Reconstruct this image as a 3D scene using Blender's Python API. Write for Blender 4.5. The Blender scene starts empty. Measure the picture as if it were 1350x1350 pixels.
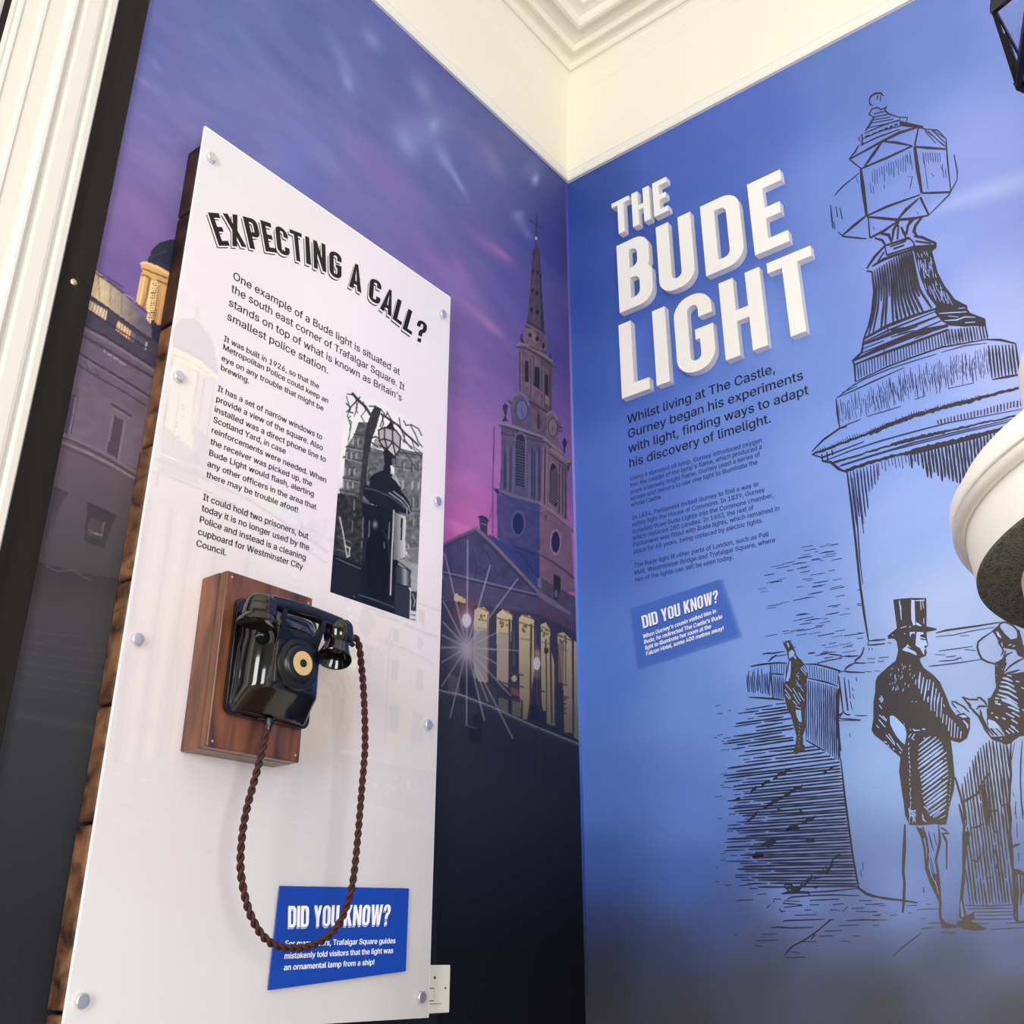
import bpy, bmesh, math, random
import numpy as np
from mathutils import Vector, Matrix
from mathutils.geometry import tessellate_polygon, delaunay_2d_cdt
random.seed(7)
SC = bpy.context.scene
COL = SC.collection

# ------------------------------------------------------------------ camera, world, lights, exposure
RAIL = 3.85                                   # height of the picture rail's lower edge; the room corner is x = y = 0
CAMP = np.array([1.53637246, -2.22769354, RAIL - 2.37422433])
CR = np.array([[0.78318076, 0.24766486, 0.57034201],
               [0.62179252, -0.31400359, -0.71747878],
               [0.00139515, 0.91654998, -0.39991773]])
FPX = 1349.53
cd = bpy.data.cameras.new('camera'); cam = bpy.data.objects.new('camera', cd); COL.objects.link(cam)
cd.sensor_width = 36; cd.lens = 36 * FPX / 1350; cd.clip_start = .02
cam.matrix_world = Matrix.Translation(CAMP) @ Matrix(CR.tolist()).to_4x4()
SC.camera = cam
W = bpy.data.worlds.new('world'); SC.world = W; W.use_nodes = True
W.node_tree.nodes['Background'].inputs[0].default_value = (0.93, 0.95, 1, 1)
W.node_tree.nodes['Background'].inputs[1].default_value = 0.62
def area(name, loc, aim, sx, sy, power, col=(1, 1, 1)):
    l = bpy.data.lights.new(name, 'AREA'); l.shape = 'RECTANGLE'; l.size = sx; l.size_y = sy; l.energy = power; l.color = col
    o = bpy.data.objects.new(name, l); COL.objects.link(o); o.location = loc
    o.rotation_euler = (Vector(aim) - Vector(loc)).to_track_quat('-Z', 'Y').to_euler()
    return o
area('window_daylight', (2.2, -5.4, 1.9), (.5, -1, 1.6), 1.4, 3.0, 165, (.97, .985, 1))
area('side_window_daylight', (5.2, -3.4, 1.65), (.3, -.5, 1.7), 1.6, 2.5, 140, (.95, .975, 1))
SC.view_settings.view_transform = 'Standard'; SC.view_settings.look = 'None'
SC.view_settings.gamma = 1; SC.view_settings.use_curve_mapping = False
SC.view_settings.exposure = -0.08
SC.cycles.use_denoising = True
SC.cycles.max_bounces = 8

# ------------------------------------------------------------------ helpers
def lin(c):
    c = np.asarray(c, float) / 255.
    return np.where(c <= .04045, c / 12.92, ((c + .055) / 1.055) ** 2.4)
ALB = 1.0
def wl(px, py, off=0.0):                      # measured image point -> point on the left wall (plane x = off)
    r = CR @ np.array([(px - 675) / FPX, -(py - 675) / FPX, -1.]); t = (off - CAMP[0]) / r[0]; q = CAMP + t * r
    return Vector((off, q[1], q[2]))
def wr(px, py, off=0.0):                      # ... -> point on the right wall (plane y = -off)
    r = CR @ np.array([(px - 675) / FPX, -(py - 675) / FPX, -1.]); t = (-off - CAMP[1]) / r[1]; q = CAMP + t * r
    return Vector((q[0], -off, q[2]))
def to_px(P):                                 # arrays (n,3) -> measured units
    c = (P - CAMP) @ CR
    return 675 + FPX * c[:, 0] / -c[:, 2], 675 - FPX * c[:, 1] / -c[:, 2]
def tag(o, label=None, cat=None, group=None, kind=None):
    if label: o['label'] = label
    if cat: o['category'] = cat
    if group: o['group'] = group
    if kind: o['kind'] = kind
    return o
def obj(name, me, mat=None, parent=None):
    o = bpy.data.objects.new(name, me); COL.objects.link(o)
    if mat: me.materials.append(mat)
    if parent: o.parent = parent
    return o
def empty(name, loc=(0, 0, 0)):
    o = bpy.data.objects.new(name, None); COL.objects.link(o); o.location = loc; o.empty_display_size = .05
    return o
def kid(name, me, mat, root):                 # child whose mesh was written in world coordinates
    me.transform(Matrix.Translation(-root.location)); return obj(name, me, mat, root)
def mesh(name, v, f, smooth=False):
    me = bpy.data.meshes.new(name); me.from_pydata([tuple(p) for p in v], [], f); me.update()
    if smooth: me.polygons.foreach_set('use_smooth', [True] * len(me.polygons))
    return me
def box_me(name, x0, x1, y0, y1, z0, z1, bev=0.0, seg=2):
    bm = bmesh.new(); bmesh.ops.create_cube(bm, size=1)
    bmesh.ops.scale(bm, vec=(x1 - x0, y1 - y0, z1 - z0), verts=bm.verts)
    bmesh.ops.translate(bm, vec=((x0 + x1) / 2, (y0 + y1) / 2, (z0 + z1) / 2), verts=bm.verts)
    if bev: bmesh.ops.bevel(bm, geom=bm.edges[:], offset=bev, segments=seg, affect='EDGES', profile=.5)
    me = bpy.data.meshes.new(name); bm.to_mesh(me); bm.free(); return me
def lathe(name, prof, n=48, M=None, smooth=True, closed=False):       # prof: (r, z) list
    v, f = [], []
    for r, z in prof:
        for k in range(n):
            a = 2 * math.pi * k / n; v.append(Vector((r * math.cos(a), r * math.sin(a), z)))
    m = len(prof)
    for i in range(m if closed else m - 1):
        for k in range(n):
            a, b = i * n + k, i * n + (k + 1) % n; c, d = ((i + 1) % m) * n + (k + 1) % n, ((i + 1) % m) * n + k
            f.append((a, b, c, d))
    if not closed:
        if prof[0][0] > 1e-5: f.append(tuple(range(n))[::-1])
        if prof[-1][0] > 1e-5: f.append(tuple((m - 1) * n + k for k in range(n)))
    if M is not None: v = [M @ p for p in v]
    me = mesh(name, v, f, smooth)
    bm = bmesh.new(); bm.from_mesh(me); bmesh.ops.remove_doubles(bm, verts=bm.verts, dist=1e-6); bmesh.ops.recalc_face_normals(bm, faces=bm.faces)
    for e in bm.edges:
        if len(e.link_faces) == 2 and e.calc_face_angle(0) > .6: e.smooth = False
    bm.to_mesh(me); bm.free(); return me
def axis_matrix(loc, zdir):
    return Matrix.Translation(loc) @ Vector(zdir).to_track_quat('Z', 'Y').to_matrix().to_4x4()
def tube(name, pts, rad, n=10, cap=True):
    pts = [Vector(p) for p in pts]; v, f = [], []; up = None
    rads = rad if hasattr(rad, '__len__') else [rad] * len(pts)
    for i, p in enumerate(pts):
        t = (pts[min(i + 1, len(pts) - 1)] - pts[max(i - 1, 0)]).normalized()
        if up is None: up = t.orthogonal().normalized()
        up = (up - t * up.dot(t)).normalized(); w = t.cross(up)
        for k in range(n):
            a = 2 * math.pi * k / n; v.append(p + (up * math.cos(a) + w * math.sin(a)) * rads[i])
    for i in range(len(pts) - 1):
        for k in range(n): f.append((i * n + k, i * n + (k + 1) % n, (i + 1) * n + (k + 1) % n, (i + 1) * n + k))
    if cap: f.append(tuple(range(n))[::-1]); f.append(tuple((len(pts) - 1) * n + k for k in range(n)))
    return mesh(name, v, f, True)
def join_me(name, mes):
    bm = bmesh.new()
    for m in mes: bm.from_mesh(m)
    me = bpy.data.meshes.new(name); bm.to_mesh(me); bm.free(); return me
def catmull(P, n=8):
    P = [Vector(p) for p in P]; out = []
    for i in range(len(P) - 1):
        a, b, c, d = P[max(i - 1, 0)], P[i], P[i + 1], P[min(i + 2, len(P) - 1)]
        for k in range(n):
            t = k / n; out.append(.5 * ((2 * b) + (c - a) * t + (2 * a - 5 * b + 4 * c - d) * t * t + (3 * b - a - 3 * c + d) * t ** 3))
    out.append(P[-1]); return out

# ------------------------------------------------------------------ materials
def mat(name, col=None, rough=.5, metal=0, attr=False, spec=.5, coat=0, bump=None, noise=None, glass=False):
    m = bpy.data.materials.new(name); m.use_nodes = True; nt = m.node_tree; b = nt.nodes['Principled BSDF']
    b.inputs['Roughness'].default_value = rough; b.inputs['Metallic'].default_value = metal
    b.inputs['Specular IOR Level'].default_value = spec; b.inputs['Coat Weight'].default_value = coat
    if col is not None: b.inputs['Base Color'].default_value = (*lin(col), 1)
    if attr:
        a = nt.nodes.new('ShaderNodeAttribute'); a.attribute_name = 'print'; nt.links.new(a.outputs['Color'], b.inputs['Base Color'])
    tc = nt.nodes.new('ShaderNodeTexCoord')
    if noise:                                  # (scale vector, colour a, colour b, detail)
        mp = nt.nodes.new('ShaderNodeMapping'); mp.inputs['Scale'].default_value = noise[0]
        n = nt.nodes.new('ShaderNodeTexNoise'); n.inputs['Scale'].default_value = 1; n.inputs['Detail'].default_value = noise[3]; n.inputs['Distortion'].default_value = .6
        r = nt.nodes.new('ShaderNodeValToRGB'); r.color_ramp.elements[0].position = .32; r.color_ramp.elements[1].position = .68
        r.color_ramp.elements[0].color = (*lin(noise[1]), 1); r.color_ramp.elements[1].color = (*lin(noise[2]), 1)
        nt.links.new(tc.outputs['Object'], mp.inputs[0]); nt.links.new(mp.outputs[0], n.inputs['Vector'])
        nt.links.new(n.outputs['Fac'], r.inputs[0]); nt.links.new(r.outputs[0], b.inputs['Base Color'])
    if bump:
        n = nt.nodes.new('ShaderNodeTexNoise'); n.inputs['Scale'].default_value = bump[0]; n.inputs['Detail'].default_value = 3
        bp = nt.nodes.new('ShaderNodeBump'); bp.inputs['Strength'].default_value = bump[1]; bp.inputs['Distance'].default_value = .001
        nt.links.new(tc.outputs['Object'], n.inputs['Vector']); nt.links.new(n.outputs['Fac'], bp.inputs['Height']); nt.links.new(bp.outputs[0], b.inputs['Normal'])
    return m
M_paper = mat('printed_wallpaper', attr=True, rough=.55, spec=.25, bump=(500, .25))
M_ink = mat('mural_ink', attr=True, rough=.5, spec=.3)
M_print = mat('gloss_print', attr=True, rough=.4, spec=.2)
M_cream = mat('cream_plaster', (243, 238, 222), rough=.75, spec=.2, bump=(60, .15))
M_gloss = mat('white_gloss_paint', (240, 238, 228), rough=.4, spec=.4)
M_case = mat('off_white_casing_paint', (224, 221, 210), rough=.4, spec=.35)
M_wall = mat('wall_paint', (168, 166, 160), rough=.8)
M_floor = mat('floor_boards', rough=.5, noise=((2, 30, 2), (120, 88, 60), (170, 134, 98), 5))
M_lath = mat('black_stained_lath', rough=.6, spec=.2, noise=((30, 30, 2), (22, 19, 18), (34, 29, 27), 4))
M_brass = mat('brass', (226, 205, 150), rough=.35, metal=1)
M_steel = mat('brushed_steel', (226, 228, 230), rough=.32, metal=.9)
M_board = mat('white_acrylic', (250, 249, 250), rough=.3, spec=.4)
M_letter = mat('white_foam_letter', (246, 245, 240), rough=.6, spec=.3)
M_wood = mat('mahogany_block', rough=.38, coat=.25, noise=((34, 34, 5), (60, 32, 20), (128, 76, 48), 6))
M_plank = mat('stained_pine', rough=.6, spec=.25, noise=((20, 14, 26), (44, 28, 20), (132, 92, 64), 5))
M_plank2 = mat('dark_stained_pine', rough=.65, spec=.2, noise=((20, 14, 22), (26, 17, 14), (62, 40, 30), 5))
M_bake = mat('black_bakelite', (10, 11, 14), rough=.1, spec=.6, coat=.35)
M_bake2 = mat('dull_bakelite', (14, 16, 22), rough=.3, spec=.5)
M_label = mat('aged_cream_card', (205, 176, 118), rough=.6)
M_cord = mat('brown_braided_cord', rough=.7, spec=.3, noise=((700, 700, 700), (44, 22, 20), (78, 44, 40), 2))
M_plate = mat('cream_plastic', (238, 236, 222), rough=.4)
M_dark = mat('dark_recess', (60, 58, 55), rough=.6)
M_shell = mat('textured_white_paint', (246, 246, 243), rough=.6, bump=(220, .5))
M_bead = mat('gloss_white_bead', (228, 227, 220), rough=.18, coat=.4)
M_felt = mat('charcoal_felt', rough=.95, spec=.05, noise=((420, 420, 420), (44, 46, 42), (120, 122, 116), 3))
M_iron = mat('black_iron', (16, 16, 18), rough=.4, metal=.3)
M_blue = mat('blue_sign', (24, 70, 170), rough=.35, spec=.3)
g = bpy.data.materials.new('lantern_glass'); g.use_nodes = True
gb = g.node_tree.nodes['Principled BSDF']; gb.inputs['Transmission Weight'].default_value = 1; gb.inputs['Roughness'].default_value = .03
gb.inputs['IOR'].default_value = 1.3; gb.inputs['Base Color'].default_value = (.95, .96, 1, 1); M_glass = g

# ------------------------------------------------------------------ print builder: flat ink pieces on a wall
class Ink:
    """flat print on a wall: pieces are given in measured picture units and laid down on the plane by mp(px, py, off)"""
    def __init__(s, mp, off=.0005): s.mp = mp; s.off = off; s.v = []; s.f = []; s.c = []; s.i = 0
    def poly(s, P, col, up=0, holes=()):
        s.i += 1; up += (s.i % 150) * 2.5e-6
        loops = [[Vector((x, y, 0)) for x, y in L] for L in (P, *holes)]; tris = tessellate_polygon(loops); k = len(s.v)
        for L in loops:
            for q in L: s.v.append(s.mp(q.x, q.y, s.off + up)); s.c.append(col(q.x, q.y) if callable(col) else col)
        s.f += [tuple(k + i for i in t) for t in tris]
    def line(s, P, w, col, up=0, jit=.18, taper=True):
        n = len(P); k = len(s.v); s.i += 1; up += (s.i % 150) * 2.5e-6
        if n < 2: return
        for i, (x, y) in enumerate(P):
            x0, y0 = P[max(i - 1, 0)]; x1, y1 = P[min(i + 1, n - 1)]; L = math.hypot(x1 - x0, y1 - y0) or 1
            h = w / 2 * (1 + random.uniform(-jit, jit)) * (.55 if taper and i in (0, n - 1) else 1); nx, ny = -(y1 - y0) / L * h, (x1 - x0) / L * h
            c = col(x, y) if callable(col) else col
            s.v += [s.mp(x + nx, y + ny, s.off + up), s.mp(x - nx, y - ny, s.off + up)]; s.c += [c, c]
        s.f += [(k + 2 * i, k + 2 * i + 1, k + 2 * i + 3, k + 2 * i + 2) for i in range(n - 1)]
    def build(s, name, parent, m=None):
        me = mesh(name, s.v, s.f); a = me.color_attributes.new('print', 'FLOAT_COLOR', 'POINT')
        c = np.ones((len(s.v), 4)); c[:, :3] = lin(np.array(s.c)) * ALB; a.data.foreach_set('color', c.ravel())
        return kid(name, me, m or M_ink, parent)
def FR(x0, y0, size):                          # measuring frame: 1350 units over `size` picture units
    k = size / 1350
    def g(t):
        if isinstance(t, str):
            out = []
            for seg in t.split(';'):
                a = [float(q) for q in seg.replace(',', ' ').split()]
                if len(a) > 3: out.append([(x0 + a[i] * k, y0 + a[i + 1] * k) for i in range(0, len(a) - 1, 2)])
            return out
        return [(x0 + x * k, y0 + y * k) for x, y in t]
    return g
def P1(g, t): return g(t)[0]
def lerp(a, b, t): return (a[0] + (b[0] - a[0]) * t, a[1] + (b[1] - a[1]) * t)
def along(C, t):
    L = [math.dist(C[i], C[i + 1]) for i in range(len(C) - 1)]; s = t * sum(L)
    for i, l in enumerate(L):
        if s <= l or i == len(L) - 1: return lerp(C[i], C[i + 1], min(s / l, 1) if l else 0)
        s -= l
def clip_line(poly, a, d):                     # parameters where the line a + t d is inside the polygon
    ts = []
    for i in range(len(poly)):
        p, q = poly[i], poly[(i + 1) % len(poly)]; ex, ey = q[0] - p[0], q[1] - p[1]; den = d[0] * ey - d[1] * ex
        if abs(den) < 1e-9: continue
        t = ((p[0] - a[0]) * ey - (p[1] - a[1]) * ex) / den; u = ((p[0] - a[0]) * d[1] - (p[1] - a[1]) * d[0]) / den
        if 0 <= u < 1: ts.append(t)
    ts.sort(); return list(zip(ts[::2], ts[1::2]))
def wob(a, b, j, n=None):
    L = math.dist(a, b); n = n or max(2, int(L / 9) + 1)
    return [(lerp(a, b, i / (n - 1))[0] + random.uniform(-j, j), lerp(a, b, i / (n - 1))[1] + random.uniform(-j, j)) for i in range(n)]
def hatch(ink, poly, ang, sp, w, col, up=0, gap=0, j=.35, short=0):
    ca, sa = math.cos(math.radians(ang)), math.sin(math.radians(ang)); ds = [-x * sa + y * ca for x, y in poly]; q = min(ds) + sp / 2
    while q < max(ds):
        a = (-q * sa, q * ca)
        for t0, t1 in clip_line(poly, a, (ca, sa)):
            t0 += random.uniform(0, short); t1 -= random.uniform(0, short)
            if t1 - t0 < 2: continue
            cuts = [t0]
            if gap:
                t = t0
                while t < t1:
                    t += random.uniform(12, 60) / gap; cuts += [min(t, t1), min(t + 2.2, t1)]
            cuts.append(t1)
            for u0, u1 in zip(cuts[::2], cuts[1::2]):
                if u1 - u0 > 1.2: ink.line(wob((a[0] + ca * u0, a[1] + sa * u0), (a[0] + ca * u1, a[1] + sa * u1), j), w * random.uniform(.8, 1.2), col, up)
        q += sp * random.uniform(.88, 1.12)
def between(ink, A, B, n, w, col, up=0, j=.3, t0=(0, 0), t1=(1, 1), gap=0, w2=None):
    for i in range(n):
        u = i / (n - 1); a, b = along(A, u), along(B, u); s0 = random.uniform(*t0); s1 = random.uniform(*t1)
        ww = w + ((w2 - w) * u if w2 else 0)
        if gap and random.random() < gap:
            m = random.uniform(.3, .7); ink.line(wob(lerp(a, b, s0), lerp(a, b, m - .04), j), ww, col, up); ink.line(wob(lerp(a, b, m + .04), lerp(a, b, s1), j), ww, col, up)
        else: ink.line(wob(lerp(a, b, s0), lerp(a, b, s1), j), ww, col, up)

# ------------------------------------------------------------------ text
try: F_SANS = bpy.data.fonts.load(bpy.utils.system_resource('DATAFILES') + '/fonts/Inter.woff2')
except Exception: F_SANS = None
def glyphs(body, font=None, bold=0.0):          # outlines of the line, filled by constrained triangulation (non-zero winding)
    c = bpy.data.curves.new('t', 'FONT'); c.body = body; c.resolution_u = 2; c.fill_mode = 'NONE'
    if font: c.font = font
    o = bpy.data.objects.new('t', c); me = bpy.data.meshes.new_from_object(o); n = len(me.vertices)
    co = np.empty(n * 3); me.vertices.foreach_get('co', co); co = co.reshape(-1, 3)[:, :2]
    ed = np.empty(len(me.edges) * 2, np.int32); me.edges.foreach_get('vertices', ed); ed = ed.reshape(-1, 2)
    bpy.data.objects.remove(o); bpy.data.curves.remove(c); bpy.data.meshes.remove(me)
    nxt = {}                                     # walk each closed outline in its stored order
    for p, q in ed: nxt.setdefault(int(p), []).append(int(q)); nxt.setdefault(int(q), []).append(int(p))
    seen = set(); de = []
    for st_ in range(n):
        if st_ in seen or st_ not in nxt: continue
        loop = [st_]; seen.add(st_); cur = st_; step = st_ + 1 if st_ + 1 in nxt[st_] else nxt[st_][0]
        while step not in seen:
            loop.append(step); seen.add(step); opts = [k for k in nxt[step] if k != cur]; cur, step = step, (opts[0] if opts else st_)
        L = len(loop)
        if L > 2:
            de += [(loop[i], loop[(i + 1) % L]) for i in range(L)]
    de = np.array(de); V, _, F, *_r = delaunay_2d_cdt([Vector(p) for p in co], [tuple(map(int, e)) for e in de], [], 0, 1e-6)
    V = np.array([tuple(p) for p in V]); F = np.array(F); cen = V[F].mean(1); w = np.zeros(len(F), int); A, B = co[de[:, 0]], co[de[:, 1]]
    order = np.argsort(cen[:, 0])
    for k in np.array_split(order, max(1, len(F) // 400)):
        X, Y = cen[k, 0][:, None], cen[k, 1][:, None]; up_ = (A[:, 1] <= Y) & (B[:, 1] > Y); dn = (A[:, 1] > Y) & (B[:, 1] <= Y)
        with np.errstate(divide='ignore', invalid='ignore'): xi = A[:, 0] + (Y - A[:, 1]) * (B[:, 0] - A[:, 0]) / (B[:, 1] - A[:, 1])
        w[k] = ((xi > X) & up_).sum(1) - ((xi > X) & dn).sum(1)
    F = F[w != 0]; f = [tuple(map(int, t)) for t in F]
    v = np.zeros((len(V), 3)); v[:, :2] = V; return v, f
CAPH = {}
wlo = lambda x, y, off=0: wl(x, y, off)
def text_line(store, body, a, b, cap_px, mp, off, font=None, col=(40, 40, 45), bold=0.0):
    key = id(font)
    if key not in CAPH: CAPH[key] = glyphs('H', font)[0][:, 1].max()
    v, f = glyphs(body, font); x0, x1 = v[:, 0].min(), v[:, 0].max()
    A, B = mp(*a, off), mp(*b, off); C = mp(a[0], a[1] - cap_px, off); h = abs(C.z - A.z); nrm = Vector((1, 0, 0)) if mp is wlo else Vector((0, -1, 0))
    for i in range(3 if bold else 1):            # heavier weight: the line laid down again a hair to the side
        k = len(store['v']); dx, dy = ((0, 0), (bold * 1.4, bold * .5), (-bold * .6, -bold * .5))[i]
        for x, y, _ in v:
            P = A.lerp(B, (x + dx - x0) / (x1 - x0)) + nrm * (i * 1e-5); P.z += (y + dy) / CAPH[key] * h; store['v'].append(P); store['c'].append(col)
        store['f'] += [tuple(k + j for j in q) for q in f]
def build_print(name, store, parent, m=None):
    i = Ink(None); i.v, i.f, i.c = store['v'], store['f'], store['c']; return i.build(name, parent, m)

# heavy condensed display capitals (unit height), outline points (x, y, corner radius)
R0 = lambda s: [tuple(map(float, q.split(','))) for q in s.split()]
GL = {
 'T': (.50, [("0,1,0 0,.87,0 .165,.87,0 .165,0,0 .335,0,0 .335,.87,0 .5,.87,0 .5,1,0", [])]),
 'H': (.49, [("0,1,0 0,0,0 .172,0,0 .172,.43,0 .318,.43,0 .318,0,0 .49,0,0 .49,1,0 .318,1,0 .318,.57,0 .172,.57,0 .172,1,0", [])]),
 'E': (.40, [("0,1,0 0,0,0 .40,0,0 .40,.15,0 .172,.15,0 .172,.425,0 .35,.425,0 .35,.575,0 .172,.575,0 .172,.85,0 .40,.85,0 .40,1,0", [])]),
 'L': (.38, [("0,1,0 0,0,0 .38,0,0 .38,.15,0 .172,.15,0 .172,1,0", [])]),
 'I': (.168, [("0,1,0 0,0,0 .168,0,0 .168,1,0", [])]),
 'U': (.473, [("0,1,0 0,0,.2 .473,0,.2 .473,1,0 .303,1,0 .303,.15,.066 .17,.15,.066 .17,1,0", [])]),
 'D': (.49, [("0,1,0 0,0,0 .49,0,.21 .49,1,.21", ["0.17,.85,0 .32,.85,.08 .32,.15,.08 .17,.15,0"])]),
 'B': (.475, [("0,1,0 0,0,0 .475,0,.19 .475,.5,.1 .415,.525,.02 .45,.55,.08 .45,1,.19", ["0.17,.44,0 .3,.44,.09 .3,.14,.09 .17,.14,0", "0.17,.86,0 .285,.86,.08 .285,.585,.08 .17,.585,0"])]),
 'G': (.475, [("0.475,.68,0 .475,1,.22 0,1,.22 0,0,.22 .475,0,.22 .475,.53,0 .25,.53,0 .25,.4,0 .305,.4,0 .305,.14,.066 .17,.14,.066 .17,.86,.066 .305,.86,.066 .305,.68,0", [])]),
 'C': (.45, [("0.45,.68,0 .45,1,.22 0,1,.22 0,0,.22 .45,0,.22 .45,.32,0 .285,.32,0 .285,.14,.056 .17,.14,.056 .17,.86,.056 .285,.86,.056 .285,.68,0", [])]),
 'O': (.47, [("0,1,.22 0,0,.22 .47,0,.22 .47,1,.22", ["0.17,.86,.064 .3,.86,.064 .3,.14,.064 .17,.14,.064"])]),
 'A': (.50, [("0.17,1,0 0,0,0 .165,0,0 .195,.2,0 .305,.2,0 .335,0,0 .5,0,0 .33,1,0", ["0.25,.78,0 .287,.34,0 .213,.34,0"])]),
 'P': (.46, [("0,1,0 0,0,0 .17,0,0 .17,.4,0 .46,.4,.18 .46,1,.18", ["0.17,.86,0 .295,.86,.06 .295,.54,.06 .17,.54,0"])]),
 'X': (.50, [("0,1,0 .16,.5,0 0,0,0 .17,0,0 .25,.3,0 .33,0,0 .5,0,0 .34,.5,0 .5,1,0 .33,1,0 .25,.7,0 .17,1,0", [])]),
 'N': (.50, [("0,1,0 0,0,0 .16,0,0 .16,.56,0 .36,0,0 .5,0,0 .5,1,0 .34,1,0 .34,.45,0 .15,1,0", [])]),
 'Y': (.48, [("0,1,0 .155,.4,0 .155,0,0 .325,0,0 .325,.4,0 .48,1,0 .31,1,0 .24,.68,0 .17,1,0", [])]),
 'K': (.50, [("0,1,0 0,0,0 .17,0,0 .17,.28,0 .21,.36,0 .32,0,0 .5,0,0 .32,.55,0 .49,1,0 .31,1,0 .17,.62,0 .17,1,0", [])]),
 'W': (.70, [("0,1,0 .13,0,0 .29,0,0 .35,.6,0 .41,0,0 .57,0,0 .7,1,0 .54,1,0 .48,.35,0 .42,1,0 .28,1,0 .22,.35,0 .16,1,0", [])]),
 '?': (.42, [("0,.68,0 0,1,.2 .42,1,.2 .42,.56,.14 .27,.45,.04 .27,.28,0 .12,.28,0 .12,.52,.05 .26,.64,.04 .26,.86,.05 .15,.86,.05 .15,.68,0", []), ("0.12,0,0 .27,0,0 .27,.17,0 .12,.17,0", [])]),
}
def fillet(P, seg=6):
    out = []; n = len(P)
    for i, (x, y, r) in enumerate(P):
        if r <= 0: out.append((x, y)); continue
        a = Vector((P[i - 1][0] - x, P[i - 1][1] - y)); b = Vector((P[(i + 1) % n][0] - x, P[(i + 1) % n][1] - y))
        r = min(r, a.length * .98, b.length * .98); a.normalize(); b.normalize(); c = Vector((x, y))
        p, q = c + a * r, c + b * r
        for k in range(seg + 1):
            t = k / seg; t2 = math.pi / 2 * t; o = c + a * r * (1 - math.sin(t2)) + b * r * (1 - math.cos(t2)); out.append((o.x, o.y))
    return out
def glyph(ch):
    w, parts = GL[ch]; return w, [(fillet(R0(o)), [fillet(R0(h)) for h in hs]) for o, hs in parts]
def word_quad(ink, s, TL, TR, BR, BL, col, up=0, dx=0, dy=0, sp=.07):
    adv = []; x = 0
    for ch in s:
        if ch == ' ': x += .26; continue
        adv.append((ch, x)); x += GL[ch][0] + sp
    tot = x - sp
    for ch, x0 in adv:
        for o, hs in glyph(ch)[1]:
            f = lambda L: [(lambda u, v: (BL[0] + (BR[0] - BL[0]) * u + (TL[0] - BL[0] + (TR[0] - BR[0] - TL[0] + BL[0]) * u) * v + dx,
                                          BL[1] + (BR[1] - BL[1]) * u + (TL[1] - BL[1] + (TR[1] - BR[1] - TL[1] + BL[1]) * u) * v + dy))((x0 + x) / tot, y) for x, y in L]
            ink.poly(f(o), col, up, [f(h) for h in hs])

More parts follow.
